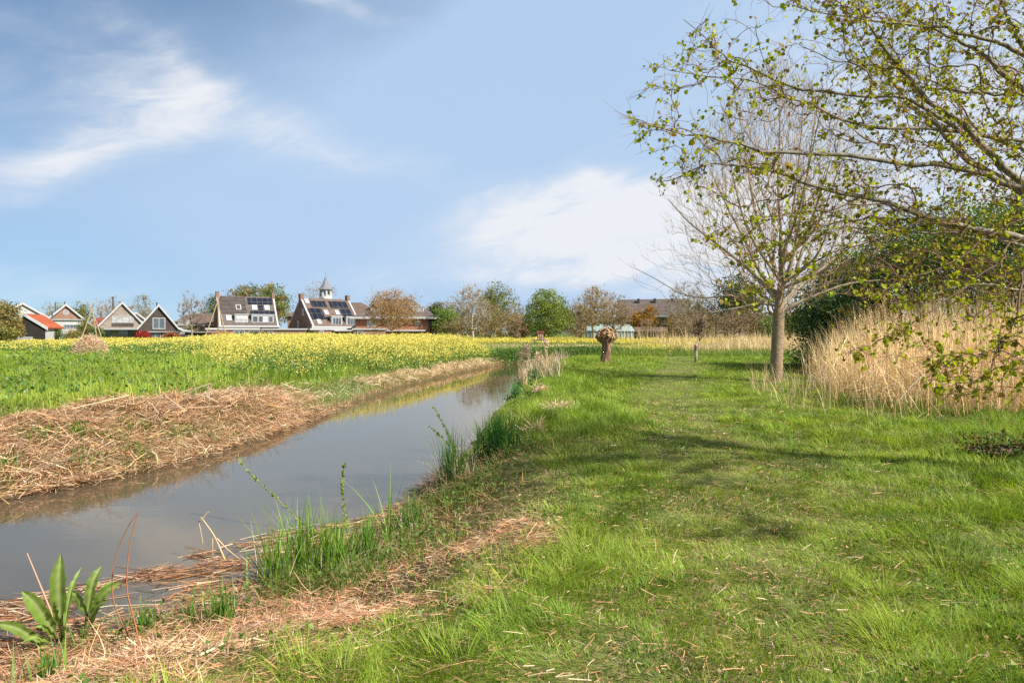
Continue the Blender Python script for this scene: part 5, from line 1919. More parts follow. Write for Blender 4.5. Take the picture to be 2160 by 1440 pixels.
HOL = [(.055, .11, .022), (.08, .14, .028), (.04, .08, .018)]
IVY = [(.12, .20, .03), (.16, .25, .04), (.085, .15, .025)]
dense_bush(13.7, 27.5, 1.7, 1.9, 3.2, HOL, 'dark holly bush nearest the near trunk, low and glossy', 20000, .10, seed=1)
dense_bush(16.2, 28.0, 2.6, 2.2, 6.2, HOL + IVY[:1], 'tall dark green bush in the middle of the hedge behind reeds', 29000, .10, seed=2)
dense_bush(17.3, 24.5, 2.5, 2.2, 6.6, IVY, 'light green leafy bush behind the tallest reeds', 29000, .10, seed=3)
dense_bush(20.5, 25.0, 3.0, 2.2, 6.8, IVY + HOL[:1], 'ivy green bush cut by the right picture edge', 29000, .10, seed=4)
dense_bush(15.2, 31.0, 2.2, 2.0, 5.0, IVY + HOL, 'mixed green bush standing farther back between two dark ones', 20000, .11, seed=5)
dense_bush(11.9, 25.8, 1.2, .9, .85, HOL, 'very low dark green bush spreading at the reed bed foot', 5000, .08, seed=6)
dense_bush(6.3, 8.5, .65, .35, .16, [(.06, .10, .02), (.05, .085, .02), (.13, .055, .02)], 'low dark bramble with rusty leaves at the right path side', 1300, .045, seed=7, mat='dullleaf')


# --- pollard willow
def pollard():
    d = 34.0
    X, Y = (1279 - HX) / F * d, d
    z0 = base_z(X, Y)
    k = d / F
    root = empty('pollard_willow', (X, Y, z0))
    tag(root, 'stubby pollard willow with a knobbly cut head by the ditch bend', 'tree')
    g = Geo()
    pts = smooth_line([[-.07, 0, -.1], [-.05, 0, .2], [0, 0, .6], [.02, 0, 1.05], [.02, 0, 1.35], [.02, 0, 1.62]], 26)
    t = np.linspace(0, 1, 26)
    rr = np.interp(t, [0, .1, .35, .6, .72, .85, .95, 1], [.29, .235, .22, .23, .29, .36, .29, .10])
    kk = 28
    ang = np.arange(kk) * 2 * math.pi / kk
    V = []
    for i in range(26):
        for j, a in enumerate(ang):
            groove = 1 + .12 * math.sin(a * 7 + .8 * math.sin(i * .3)) * (.4 + .6 * vnoise(np.array([a * 2.0]), np.array([i * .25]), 1, 3)[0]) + .14 * (vnoise(np.array([math.cos(a) * 3 + 5]), np.array([math.sin(a) * 3 + i * .35]), 1, 9)[0] - .5) * 2
            V.append(pts[i] + rr[i] * groove * np.array([math.cos(a), math.sin(a), 0]))
    i = np.arange(kk)
    q1 = np.stack([i, (i + 1) % kk, (i + 1) % kk + kk, i + kk], 1)
    g.add(np.array(V), np.concatenate([q1 + r * kk for r in range(25)]), [[25 * kk, 25 * kk + a, 25 * kk + a + 1] for a in range(1, kk - 1)])
    g.build('trunk', M['bark_willow'], root, True)
    # cut knuckles and stubs round the head
    g = Geo()
    n = 150
    a = rng.uniform(0, 6.3, n)
    el = rng.uniform(-.35, 1.4, n)
    dv = np.stack([np.cos(a) * np.cos(el), np.sin(a) * np.cos(el), np.sin(el)], 1)
    base = dv * np.array([.29, .29, .25]) + np.array([.02, 0, 1.36])
    ln = rng.uniform(.08, .24, n)
    dd = unit(dv + rng.normal(0, .25, (n, 3)) + np.array([0, 0, .3]))
    PT = np.stack([base - dd * .05, base + dd * (ln * .5)[:, None], base + dd * ln[:, None]], 1)
    r0 = rng.uniform(.028, .06, n)
    tubes(g, PT, np.stack([r0 * 1.2, r0, r0 * 1.08], 1), 6, (.3, .17, .09))
    # sawn faces of the stubs
    ax = unit(np.cross(dd, np.array([0, 0, 1.]) + rng.normal(0, .1, (n, 3))))
    bx = np.cross(dd, ax)
    c6 = [PT[:, 2] + dd * .004 + (ax * math.cos(w_) + bx * math.sin(w_)) * (r0 * 1.04)[:, None] for w_ in np.arange(6) * math.pi / 3]
    V = np.stack(c6, 1).reshape(-1, 3)
    o = (np.arange(n) * 6)[:, None]
    g.add(V, np.concatenate([o + np.array([[0, 1, 2, 3]]), o + np.array([[0, 3, 4, 5]])]), None, (.40, .26, .135))
    g.build('crown', M['twig'], root)
    # side limbs of the head
    g = Geo()
    for sx in (-1, 1):
        one_tube(g, [[0, 0, 1.08], [sx * .24, 0, 1.2], [sx * .46, -.05, 1.42]], .17, .15, 8, 10, (.3, .17, .09))
    g.build('limb', M['bark_willow'], root, True)


pollard()


def tripod(px, ytop, cross, feet, d, label):
    """tripod of tied poles, crossing near the top"""
    X = (cross[0] - HX) / F * d
    root = empty('pole_tripod', (X, d, 0))
    tag(root, label, 'pole tripod', 'tied pole tripods on the far meadow')
    o = np.array([X, d, 0])
    for i, (ft, tp) in enumerate(feet):
        g = Geo()
        dy = (-.8, .7, .2)[i % 3]
        a = P(*ft, d) - o
        a[1] = dy
        a[2] = -.1
        c = P(*cross, d) - o + np.array([.03 * i, .05 * (i - 1), 0])
        t = P(*tp, d) - o
        t[1] = -dy * .35
        one_tube(g, [a, (a + c) / 2 + np.array([.06, 0, 0]), c, t], .055, .03, 12, 6, (.4, .3, .18))
        g.build('pole', M['pole'], root, True)


tripod(194, 628, (193, 655), [((172, 725), (200, 627)), ((212, 705), (185, 630)), ((203, 712), (199, 640))], 62, 'pole tripod standing above the haystack')
tripod(455, 616, (458, 640), [((428, 716), (462, 618)), ((452, 716), (455, 632)), ((480, 708), (459, 619))], 58, 'taller pole tripod in front of the solar-panelled house')


def marker_post():
    d = ground_d(763)
    X = (1468 - HX) / F * d
    root = empty('marker_post', (X, d, base_z(X, d)))
    tag(root, 'weathered round marker post with red, white and dark bands', 'post')
    mb = MB()
    mb.lathe([(.085, -.15), (.085, .35), (.08, .62), (.08, .64)], 14)
    mb.build('post', M['post_wood'], root, True)
    mb = MB()
    mb.lathe([(.083, .60), (.083, .80)], 14)
    mb.build('painted_band', M['blue_grey'], root)
    mb = MB()
    mb.lathe([(.084, .80), (.084, .88)], 14)
    mb.build('painted_band', M['red_paint'], root)
    mb = MB()
    mb.lathe([(.083, .88), (.083, .945), (.05, .96)], 14)
    mb.build('cap', M['white'], root)


marker_post()


def insect_hotel():
    d = 67.0
    X = (1140 - HX) / F * d
    root = empty('insect_hotel', (X, d, 0))
    tag(root, 'small roofed insect hotel of stacked brick on a dark table', 'insect hotel')
    mb = MB()
    for sx in (-.62, .56):
        for sy in (-.3, .3):
            mb.box(sx, sx + .08, sy - .04, sy + .04, -.05, .76)
    mb.box(-.85, .85, -.4, .4, .763, .84)
    mb.build('table', M['dark_metal'], root)
    mb = MB()
    mb.box(-.30, .30, -.25, .25, .843, 1.50)
    mb.build('body', M['brick_red'], root)
    for z in (.88, 1.10, 1.30):
        for x in (-.24, -.04, .12):
            mb = MB()
            mb.box(x, x + .12, -.27, -.252, z, z + .12)
            mb.build('nest_block', M['white'] if (z + x) % .3 < .15 else M['cut_wood'], root)
    mb = MB()
    mb.ext([(-.40, 1.503), (.40, 1.503), (.33, 1.68), (-.33, 1.68)], -.34, .34)
    mb.build('roof', M['tile_red'], root)


insect_hotel()

# thick hedgerow shrubs closing the view behind the far field
for px, pt, w, d, cc, lb in [(905, 668, 90, 140, OLV + BRZ[:1], 'hedgerow shrub right behind the corner of the red brick house'),
                             (985, 662, 130, 142, BRZ + OLV, 'hedgerow shrub behind the tall pale grey tree'),
                             (1075, 658, 120, 142, OLV + BRZ[:2], 'hedgerow shrub filling the gap left of the round green tree'),
                             (1150, 672, 130, 140, [(.09, .12, .03), (.14, .14, .04)], 'dark hedgerow shrub behind the round green tree'),
                             (1225, 655, 110, 145, BRZ + OLV[:1], 'hedgerow shrub behind the pollard willow'),
                             (1300, 668, 110, 140, OLV, 'hedgerow shrub behind the greenhouse'),
                             (1440, 668, 110, 118, BRZ, 'hedgerow shrub below the right gables of the long house'),
                             (1530, 660, 130, 118, [(.06, .075, .02), (.16, .11, .05)], 'dark hedgerow shrub behind the largest field sapling'),
                             (1640, 660, 130, 112, [(.10, .12, .03), (.20, .13, .05)], 'hedgerow shrub behind the near grey trunk'),
                             (1740, 650, 150, 100, [(.07, .10, .025), (.13, .13, .04)], 'hedgerow shrub behind the holly bush')]:
    bg_tree('hedgerow_shrub', lb, px, pt, w, d, cc, 'shrub', 'leafy', .03, 110, 1300, .36, BTW, group='hedgerow shrubs behind the far field')

# ------------------------------------------------------------------ buildings
def plane(o, ux, vz):
    ux, vz = Vector(ux).normalized(), Vector(vz).normalized()
    n = ux.cross(vz)
    m = Matrix.Identity(4)
    for i in range(3):
        m[i][0], m[i][1], m[i][2], m[i][3] = ux[i], vz[i], n[i], o[i]
    return m


def front(y=0.0, x=0.0):
    return plane((x, y, 0), (1, 0, 0), (0, 0, 1))


def win(par, Mx, u, v, w, h, nx=1, ny=1, fm='white', pm='glass', bw=.09, dep=.09, name='window'):
    mb = MB()
    mb.box(u, u + bw, v, v + h, -.02, dep, Mx)
    mb.box(u + w - bw, u + w, v, v + h, -.02, dep, Mx)
    mb.box(u + bw, u + w - bw, v, v + bw, -.02, dep, Mx)
    mb.box(u + bw, u + w - bw, v + h - bw, v + h, -.02, dep, Mx)
    for i in range(1, nx):
        c = u + w * i / nx
        mb.box(c - bw * .35, c + bw * .35, v + bw, v + h - bw, -.02, dep * .9, Mx)
    for i in range(1, ny):
        c = v + h * i / ny
        mb.box(u + bw, u + w - bw, c - bw * .25, c + bw * .25, -.02, dep * .8, Mx)
    f = mb.build(name, M[fm], par)
    mb = MB()
    mb.box(u + bw * .8, u + w - bw * .8, v + bw * .8, v + h - bw * .8, -.015, dep * .45, Mx)
    mb.build('pane', M[pm], f)
    return f


def panel(par, Mx, u, v, w, h, mat, name, d0=.03, d1=.09):
    mb = MB()
    mb.box(u, u + w, v, v + h, d0, d1, Mx)
    return mb.build(name, M[mat], par)


def house(name, label, px, d, th, cat='house'):
    X = (px - HX) / F * d
    r = empty(name, (X, d, 0), R(th))
    return tag(r, label, cat)


def side_roof(par, W, D, ez, rz, mat, over=.35, inset=0.0, t=.14, mats=None):
    """two slabs, ridge along x; returns the front slope plane (origin at eave left)"""
    sl = (rz - ez) / (D / 2)
    z0 = ez - over * sl
    mb = MB()
    mb.ext([(-over, z0 + .03), (D / 2, rz + .03), (D / 2, rz + t), (-over, z0 + t)], -W / 2 + inset, W / 2 - inset, 'x')
    mb.ext([(D + over, z0 + .03), (D / 2, rz + .03), (D / 2, rz + t), (D + over, z0 + t)], -W / 2 + inset, W / 2 - inset, 'x')
    roof = mb.build('roof', M[mat], par)
    pl = plane((-W / 2, 0, ez + t), (1, 0, 0), (0, D / 2, rz - ez))
    return roof, pl


def side_house(par, W, D, ez, rz, wall, roofm, parapet=True):
    mb = MB()
    mb.ext([(0, -.1), (0, ez), (D / 2, rz), (D, ez), (D, -.1)], -W / 2, W / 2, 'x')
    mb.build('wall', M[wall], par)
    roof, pl = side_roof(par, W, D, ez, rz, roofm, .3, .26 if parapet else -.25)
    sl = (rz - ez) / (D / 2)
    if parapet:
        for sx in (-1, 1):
            a, b = sorted((sx * (W / 2 + .04), sx * (W / 2 - .255)))
            mb = MB()
            mb.ext([(-.42, ez - .42 * sl), (D / 2, rz), (D + .42, ez - .42 * sl), (D + .42, ez - .42 * sl + .32), (D / 2, rz + .34), (-.42, ez - .42 * sl + .32)], a, b, 'x')
            mb.build('verge', M['white'], par)
            mb = MB()
            c = sx * (W / 2 - .15)
            mb.box(c - .30, c + .30, D / 2 - .45, D / 2 + .45, rz - .3, rz + .95)
            mb.build('chimney', M['brick_dark'], roof)
    mb = MB()
    mb.box(-W / 2 - .3, W / 2 + .3, -.62, -.31, ez - .42, ez - .14)
    mb.build('gutter', M['white'], par)
    return roof, pl


def dormer(par, x0, x1, z0, z1, y0, y1):
    mb = MB()
    mb.box(x0, x1, y0, y1, z0, z1)
    dm = mb.build('dormer', M['white'], par)
    mb = MB()
    mb.box(x0 - .12, x1 + .12, y0 - .14, y1, z1 + .003, z1 + .16)
    mb.build('roof', M['white'], dm)
    return dm


# solar-panelled house
h = house('brick_house', 'brick house with solar panels, white dormers and white roof edges', 526, 130, 30)
W_, D_, ez_, rz_ = 10.6, 9.0, 2.95, 8.45
roof, pl = side_house(h, W_, D_, ez_, rz_, 'brick_dark', 'tile_grey')
SL = math.hypot(D_ / 2, rz_ - ez_)
panel(roof, pl, .5, SL * .36, 4.6, SL * .60, 'solar_old', 'solar_panel')
for u, v, w, hh in [(5.55, SL * .70, 4.6, SL * .24), (5.8, SL * .335, 4.5, SL * .13), (7.35, SL * .50, .95, SL * .17)]:
    panel(roof, pl, u, v, w, hh, 'solar', 'solar_panel')
for u, v in [(3.25, SL * .50), (6.2, SL * .50), (8.5, SL * .50), (1.3, SL * .12)]:
    win(roof, pl, u, v, .95, SL * .18, 1, 1, 'white', 'skylight', .13, .13, 'skylight')
yf, zf = .62, 3.45
dm = dormer(h, -2.55, -.2, 3.3, 4.85, .30, 2.2)
win(dm, front(.30), -2.4, 3.42, 2.05, 1.25, 2, 1, 'white', 'curtain')
panel(dm, front(.30), -2.28, 4.02, 1.85, .56, 'white', 'shutter', .095, .13)
dm = dormer(h, .45, 4.5, 3.3, 4.85, .30, 2.2)
for u, w in [(.6, 1.0), (1.65, .9), (3.5, .9)]:
    win(dm, front(.30), u, 3.42, w, 1.25, 1, 1, 'white', 'glass')
# flat-roofed ground floor in front
mb = MB()
mb.box(-7.8, 5.2, -3.0, -.02, -.1, 2.0)
mb.build('wall', M['brick_brown'], h)
mb = MB()
mb.box(-8.0, 1.4, -3.25, -.64, 2.003, 2.33)
mb.build('roof', M['white'], h)
mb = MB()
mb.box(1.45, 5.5, -3.2, -.64, 2.003, 2.2)
mb.build('roof', M['grey_paint'], h)
for u, w in [(-5.6, 1.0), (-3.2, 1.9), (-.6, 1.9), (2.2, 1.3)]:
    win(h, front(-3.0), u, .25, w, 1.65, 2, 1, 'white', 'glass')
mb = MB()
mb.box(-4.9, 4.4, -.05, -.003, 2.4, 2.75)
mb.build('wall_band', M['brick_red'], h)

# second gabled house
h = house('brick_house', 'dark brick gable house with black solar panels and twin white windows', 711, 125, 40)
W_, D_, ez_, rz_ = 9.6, 10.4, 2.75, 7.7
roof, pl = side_house(h, W_, D_, ez_, rz_, 'brick_dark', 'tile_brown')
SL = math.hypot(D_ / 2, rz_ - ez_)
for u, v, w, hh in [(1.6, SL * .66, 2.9, SL * .24), (.5, SL * .20, 2.6, SL * .40), (3.2, SL * .14, 2.2, SL * .14), (5.2, SL * .64, 3.6, SL * .26), (6.7, SL * .18, 2.2, SL * .42), (5.9, SL * .14, 1.6, SL * .13)]:
    panel(roof, pl, u, v, w, hh, 'solar', 'solar_panel')
for u, v in [(.6, SL * .80), (3.4, SL * .38), (5.6, SL * .38), (1.2, SL * .02)]:
    win(roof, pl, u, v, .8, SL * .17, 1, 1, 'white', 'skylight', .12, .13, 'skylight')
for x0, x1 in [(-1.0, 1.1), (1.9, 4.0)]:
    dm = dormer(h, x0, x1, 2.75, 4.35, .15, 1.8)
    win(dm, front(.15), x0 + .15, 2.9, x1 - x0 - .3, 1.35, 3, 1, 'white', 'glass')
Ml = plane((-W_ / 2, D_, 0), (0, -1, 0), (0, 0, 1))
win(h, Ml, 6.2, 4.6, .8, 1.3, 1, 1, 'white', 'curtain', .14)
win(h, Ml, 4.0, 2.4, .7, 1.3, 1, 1, 'white', 'curtain', .12)
mb = MB()
mb.box(-6.2, 5.6, -2.6, -.02, -.1, 1.95)
mb.build('wall', M['brick_brown'], h)
mb = MB()
mb.box(-6.4, 5.9, -2.85, -.64, 1.953, 2.25)
mb.build('roof', M['white'], h)
for u, w in [(-4.6, .8), (-1.8, 2.2), (1.4, 1.6)]:
    win(h, front(-2.6), u, .2, w, 1.6, 2, 1, 'white', 'glass')
mb = MB()
mb.box(-2.2, .9, -3.6, -2.62, 1.72, 1.90)
mb.build('awning', M['white'], h)

# hall behind with the bell turret
h = house('brick_hall', 'low brown hip-roofed hall behind the second gable house', 694, 158, 0, 'building')
mb = MB()
mb.box(-9.6, 11.2, 0, 9, -.1, 5.2)
mb.build('wall', M['brick_brown'], h)


def hip(par, x0, x1, y0, y1, ez, rz, r0, r1, mat, name='roof'):
    ym = (y0 + y1) / 2
    mb = MB()
    a, b, c, e = (x0, y0, ez), (x1, y0, ez), (x1, y1, ez), (x0, y1, ez)
    p, q = (r0, ym, rz), (r1, ym, rz)
    mb.poly([a, b, q, p])
    mb.poly([b, c, q])
    mb.poly([c, e, p, q])
    mb.poly([e, a, p])
    mb.poly([a, e, c, b])
    return mb.build(name, M[mat], par)


hip(h, -10.2, 11.8, -.6, 9.6, 5.21, 8.6, -5, 6.5, 'tile_brown')
for u in (4.2, 6.0, 7.8, 9.6):
    win(h, front(0), u, 4.1, 1.4, .75, 1, 1, 'white', 'glass')
t = house('bell_turret', 'white open bell turret with a pointed grey spire and finial', 687, 161, 0, 'turret')
mb = MB()
mb.box(-1.25, 1.25, -1.25, 1.25, 7.2, 9.35)
mb.build('base', M['slate'], t)
# octagonal belfry with arched openings: eight posts, rings and arch heads
mb = MB()
for i in range(8):
    a = math.pi / 8 + i * math.pi / 4
    mm = Matrix.Translation((1.25 * math.cos(a), 1.25 * math.sin(a), 0)) @ Matrix.Rotation(a, 4, 'Z')
    mb.box(-.16, .16, -.17, .17, 9.95, 11.35, mm)
mb.lathe([(1.52, 9.352), (1.52, 9.70), (1.40, 9.95)], 8)
for i in range(8):
    a0, a1 = math.pi / 8 + i * math.pi / 4, math.pi / 8 + (i + 1) * math.pi / 4
    p0, p1 = np.array([math.cos(a0), math.sin(a0), 0]) * 1.3, np.array([math.cos(a1), math.sin(a1), 0]) * 1.3
    up = [p0 + (p1 - p0) * u + np.array([0, 0, 11.4]) for u in np.linspace(0, 1, 9)]
    lo = [p0 + (p1 - p0) * u + np.array([0, 0, 10.85 + .38 * math.sin(math.pi * u)]) for u in np.linspace(0, 1, 9)]
    for j in range(8):
        mb.poly([lo[j], lo[j + 1], up[j + 1], up[j]])
    r0, r1 = p0 + np.array([0, 0, 10.35]), p1 + np.array([0, 0, 10.35])
    mb.poly([r0 * .98 + [0, 0, -.22], r1 * .98 + [0, 0, -.22], r1, r0])
mb.lathe([(1.42, 11.4), (1.50, 11.52), (1.62, 11.58)], 8)
mb.build('belfry', M['white'], t)
mb = MB()
mb.lathe([(.10, 11.1), (.22, 10.95), (.30, 10.6), (.42, 10.38), (.40, 10.34)], 12)
mb.build('bell', M['dark_metal'], t, True)
mb = MB()
mb.lathe([(1.85, 11.585), (1.35, 12.15), (.82, 12.95), (.42, 13.8), (.16, 14.5), (.05, 14.8)], 8)
mb.build('spire', M['slate'], t)
mb = MB()
mb.lathe([(.045, 14.7), (.04, 15.3), (.16, 15.42), (.16, 15.55), (.03, 15.7), (.03, 16.3), (.10, 16.36), (.02, 16.5), (.015, 17.0)], 8)
mb.build('finial', M['lead'], t)

# red brick hip-roofed house
h = house('brick_house', 'red brick house with a broad grey hip roof and white eaves', 836, 118, 4)
mb = MB()
mb.box(-7.0, 5.7, 0, 8.5, -.1, 4.05)
mb.build('wall', M['brick_red'], h)
mb = MB()
mb.box(5.702, 6.9, 2.2, 8.3, -.1, 3.85)
w2 = mb.build('wall', M['brick_red'], h)
hip(h, -7.6, 7.3, -.75, 9.2, 4.06, 7.5, -2.6, 2.2, 'tile_grey')
mb = MB()
mb.box(-7.7, 7.4, -.88, -.752, 3.86, 4.2)
mb.build('gutter', M['white'], h)
for x0, x1 in [(2.6, 4.7), (-4.6, -2.4)]:
    dm = dormer(h, x0, x1, 4.75, 6.0, .9, 3.4)
    win(dm, front(.9), x0 + .1, 4.85, x1 - x0 - .2, 1.1, 2, 1, 'white', 'curtain')
for u, v, w, hh, nx_ in [(3.2, 2.75, .7, .9, 1), (.8, .75, 1.4, .85, 2), (-1.8, 2.6, 1.2, 1.1, 2), (-5.0, 2.5, 1.6, 1.2, 2), (-4.2, .5, 1.6, 1.3, 2)]:
    win(h, front(0), u, v, w, hh, nx_, 1, 'white', 'curtain')
win(h, front(2.2), 5.85, .1, .85, 1.5, 1, 1, 'white', 'curtain', .12, .1, 'door')
win(h, front(2.2), 5.75, 2.7, 1.0, .85, 1, 1, 'white', 'glass')
mb = MB()
mb.box(-9.5, 5.0, -1.8, -.02, 1.72, 1.98)
mb.build('flat_roof', M['white'], h)
mb = MB()
mb.box(-9.2, -.2, -1.5, -.025, -.1, 1.718)
mb.build('wall', M['brick_brown'], h)
mb = MB()
mb.lathe([(.06, 0), (.06, 3.9)], 8, (5.55, -.08))
mb.build('downpipe', M['dark_metal'], h)

# low garage blocks with white fascias between the houses
for px, d, w, lb in [(600, 118, 7.0, 'long low brick garage with a white fascia right of the solar house'), (778, 113, 5.0, 'low brick garage with a white fascia left of the bronze tree')]:
    h = house('garage', lb, px, d, 6, 'garage')
    mb = MB()
    mb.box(-w / 2, w / 2, 0, 5, -.1, 1.95)
    mb.build('wall', M['brick_brown'], h)
    mb = MB()
    mb.box(-w / 2 - .2, w / 2 + .2, -.2, 5.2, 1.953, 2.22)
    mb.build('roof', M['white'], h)
    win(h, front(0), -w / 2 + .6, .9, 1.0, .8, 1, 1, 'white', 'glass')
h = house('garden_wall', 'low brick garden wall with a pale coping before the gable house', 625, 112, 2, 'wall')
mb = MB()
mb.box(-4.2, 3.4, 0, .24, -.1, 1.30)
mb.build('wall', M['brick_brown'], h)
mb = MB()
mb.box(-4.3, 3.5, -.06, .30, 1.303, 1.42)
mb.build('coping', M['grey_paint'], h)


# gable-front houses on the left
def gable_front(par, prof, depth, wall, roofm, verge='white', over=.35, t=.16, roof_skip=()):
    """prof: [(x,z)...] left ground, left eave, ..., apex, ..., right eave, right ground"""
    mb = MB()
    mb.ext(prof, 0, depth)
    mb.build('wall', M[wall], par)
    top = prof[1:-1]
    iap = max(range(len(top)), key=lambda i: top[i][1])
    obs = []
    for side in (-1, 1):
        pts = top[:iap + 1] if side < 0 else top[iap:][::-1]
        pts = [np.array(p, float) for p in pts]
        e = pts[0] - (pts[1] - pts[0]) / np.linalg.norm(pts[1] - pts[0]) * .35
        pts = [e] + pts[1:]
        prof2 = [(p[0], p[1] + .02) for p in pts] + [(p[0], p[1] + t) for p in pts[::-1]]
        mb = MB()
        mb.ext(prof2, -over + .13, depth + .2)
        r = mb.build('roof', M[roofm], par)
        prof3 = [(p[0], p[1] - .16) for p in pts] + [(p[0], p[1] + t + .05) for p in pts[::-1]]
        mb = MB()
        mb.ext(prof3, -over, -over + .128)
        mb.build('bargeboard', M[verge], par)
    return par


h = house('gable_house', 'grey brick gable house with a row of four upper windows', 258, 108, 30)
gable_front(h, [(-3.5, -.1), (-3.5, 2.2), (0, 6.2), (3.5, 2.2), (3.5, -.1)], 9, 'brick_grey', 'tile_red')
for u, w in [(-1.4, .62), (-.72, .82), (.14, .82), (1.0, .55)]:
    win(h, front(0), u, 3.05, w, 1.05, 1, 1, 'white', 'curtain', .07)
panel(h, front(0), -1.45, 2.45, 3.0, .56, 'timber_brown', 'panel', .0, .05)
mb = MB()
mb.box(-3.9, 3.9, -1.4, -.003, 1.95, 2.16)
mb.build('canopy', M['grey_paint'], h)
for u in (-3.0, -.6, 1.6):
    win(h, front(0), u, .1, 1.4, 1.75, 2, 1, 'grey_paint', 'glass', .08)
mb = MB()
mb.lathe([(.10, 5.6), (.10, 7.1), (.16, 7.15), (.16, 7.3)], 8, (-1.3, 4))
mb.build('flue', M['dark_metal'], h)

h = house('gable_house', 'dark boarded gable house with a roof sweeping out to the right', 335, 106, 27)
gable_front(h, [(-2.7, -.1), (-2.7, 2.3), (0, 5.7), (2.7, 2.2), (3.6, 1.75), (4.6, 1.62), (4.6, -.1)], 9, 'timber_brown', 'tile_grey')
win(h, front(0), -.85, 2.05, 1.75, 1.75, 2, 1, 'white', 'glass', .10)
for u in (-1.2, .9):
    panel(h, front(0), u, 3.0, .08, .8, 'dark_metal', 'bracket', .01, .08)
mb = MB()
mb.box(-2.7, 3.0, -.5, -.003, 1.55, 1.70)
mb.build('canopy', M['grey_paint'], h)
win(h, front(0), -1.2, -.05, 1.5, 1.5, 2, 1, 'white', 'glass', .08)
win(h, front(0), .5, -.05, 1.5, 1.5, 2, 1, 'white', 'glass', .08)
panel(h, front(0), 2.72, -.1, .9, 1.6, 'brick_grey', 'wall_pier', .02, .3)
mb = MB()
mb.lathe([(.09, 5.4), (.09, 6.1), (.14, 6.15), (.14, 6.3)], 8, (-.3, 3))
mb.build('flue', M['dark_metal'], h)

h = house('white_gable_house', 'white plastered house piece with a red roof between the two gables', 287, 122, 30)
gable_front(h, [(-3.2, -.1), (-3.2, 2.4), (0, 5.0), (3.2, 2.4), (3.2, -.1)], 8, 'render', 'tile_red')
mb = MB()
mb.box(-1.3, -.6, 3, 3.6, 4.2, 6.2)
mb.build('chimney', M['brick_dark'], h)

h = house('carport', 'low flat carport roof right of the dark boarded gable house', 402, 104, 0, 'carport')
mb = MB()
mb.box(-1.9, 3.6, -1.5, 3, 1.5, 1.68)
mb.build('roof', M['grey_paint'], h)
for x in (-1.6, 3.2):
    mb = MB()
    mb.box(x, x + .12, -1.3, -1.18, -.1, 1.497)
    mb.build('post', M['grey_paint'], h)
mb = MB()
mb.box(-1.7, 3.4, 2.6, 2.8, -.1, 1.497)
mb.build('wall', M['brick_grey'], h)

# parked car under the carport
c = house('parked_car', 'dark blue-grey car parked under the low carport', 396, 103.5, 0, 'car')
mb = MB()
mb.ext([(-1.7, .3), (-1.75, .62), (-1.2, .78), (-.75, 1.22), (.55, 1.24), (1.15, .82), (1.75, .7), (1.8, .32)], -.8, .8)
mb.build('body', pmat('car_paint', (.10, .13, .18), (.12, .15, .2), 2, .25, spec=.6), c)
mb = MB()
mb.ext([(-1.08, .80), (-.68, 1.17), (.5, 1.19), (1.0, .82)], -.815, .815)
mb.build('window', M['glass'], c)
for x in (-1.1, 1.1):
    mb = MB()
    n_ = 14
    mb.ext([(x + .3 * math.cos(a * 2 * math.pi / n_), .3 + .3 * math.sin(a * 2 * math.pi / n_)) for a in range(n_)], -.84, .84)
    mb.build('wheel', M['dark_metal'], c)

h = house('brick_house', 'low house with a long brown hip roof and one white window', 408, 135, 0)
mb = MB()
mb.box(-4.2, 6, 0, 7, -.1, 3.0)
mb.build('wall', M['brick_brown'], h)
hip(h, -4.8, 6.6, -.5, 7.5, 3.01, 5.3, -2.4, 4.2, 'tile_brown')
mb = MB()
mb.box(-4.9, 6.7, -.62, -.502, 2.85, 3.05)
mb.build('gutter', M['white'], h)
dm = dormer(h, -3.0, -1.0, 2.3, 3.75, -.3, 2.0)
win(dm, front(-.3), -2.85, 2.38, 1.7, 1.2, 2, 1, 'white', 'curtain')

h = house('gable_house', 'brown brick gable house with a round white ornament', 144, 110, 33)
gable_front(h, [(-3.4, -.1), (-3.4, 3.0), (-.3, 5.95), (3.3, 2.6), (3.9, 2.0), (3.9, -.1)], 9, 'brick_brown', 'tile_red')
mb = MB()
n_ = 18
Mx = front(0, -.3)
for i in range(n_):
    a0, a1 = i * 2 * math.pi / n_, (i + 1) * 2 * math.pi / n_
    for ra, rb in ((.34, .43), (.12, .20)):
        mb.poly([tuple(Mx @ Vector((r_ * math.cos(a), 4.75 + r_ * math.sin(a), .04))) for r_, a in ((ra, a0), (rb, a0), (rb, a1), (ra, a1))])
for i in range(6):
    mm = Mx @ Matrix.Translation((0, 4.75, .02)) @ Matrix.Rotation(i * math.pi / 3, 4, 'Z')
    mb.box(.2, .34, -.04, .04, 0, .03, mm)
mb.build('ornament', M['white'], h)
for x in (-1.8, -.5):
    mb = MB()
    mb.lathe([(.08, 4.5), (.08, 6.7 + x * .1)], 8, (x, 4.2))
    mb.build('flue', M['dark_metal'], h)
h = house('white_extension', 'white flat-roofed extension with a strip of small windows', 133, 100, 24, 'building')
mb = MB()
mb.box(-2.8, 2.5, 0, 4, -.1, 3.3)
mb.build('wall', M['render'], h)
mb = MB()
mb.box(-3.0, 2.7, -.2, 4.2, 3.303, 3.5)
mb.build('roof', M['grey_paint'], h)
win(h, front(0), .1, 2.15, 2.3, .55, 6, 1, 'white', 'glass', .06)
mb = MB()
mb.lathe([(.09, 3.4), (.09, 4.6)], 8, (-1.6, 1.5))
mb.build('flue', M['dark_metal'], h)

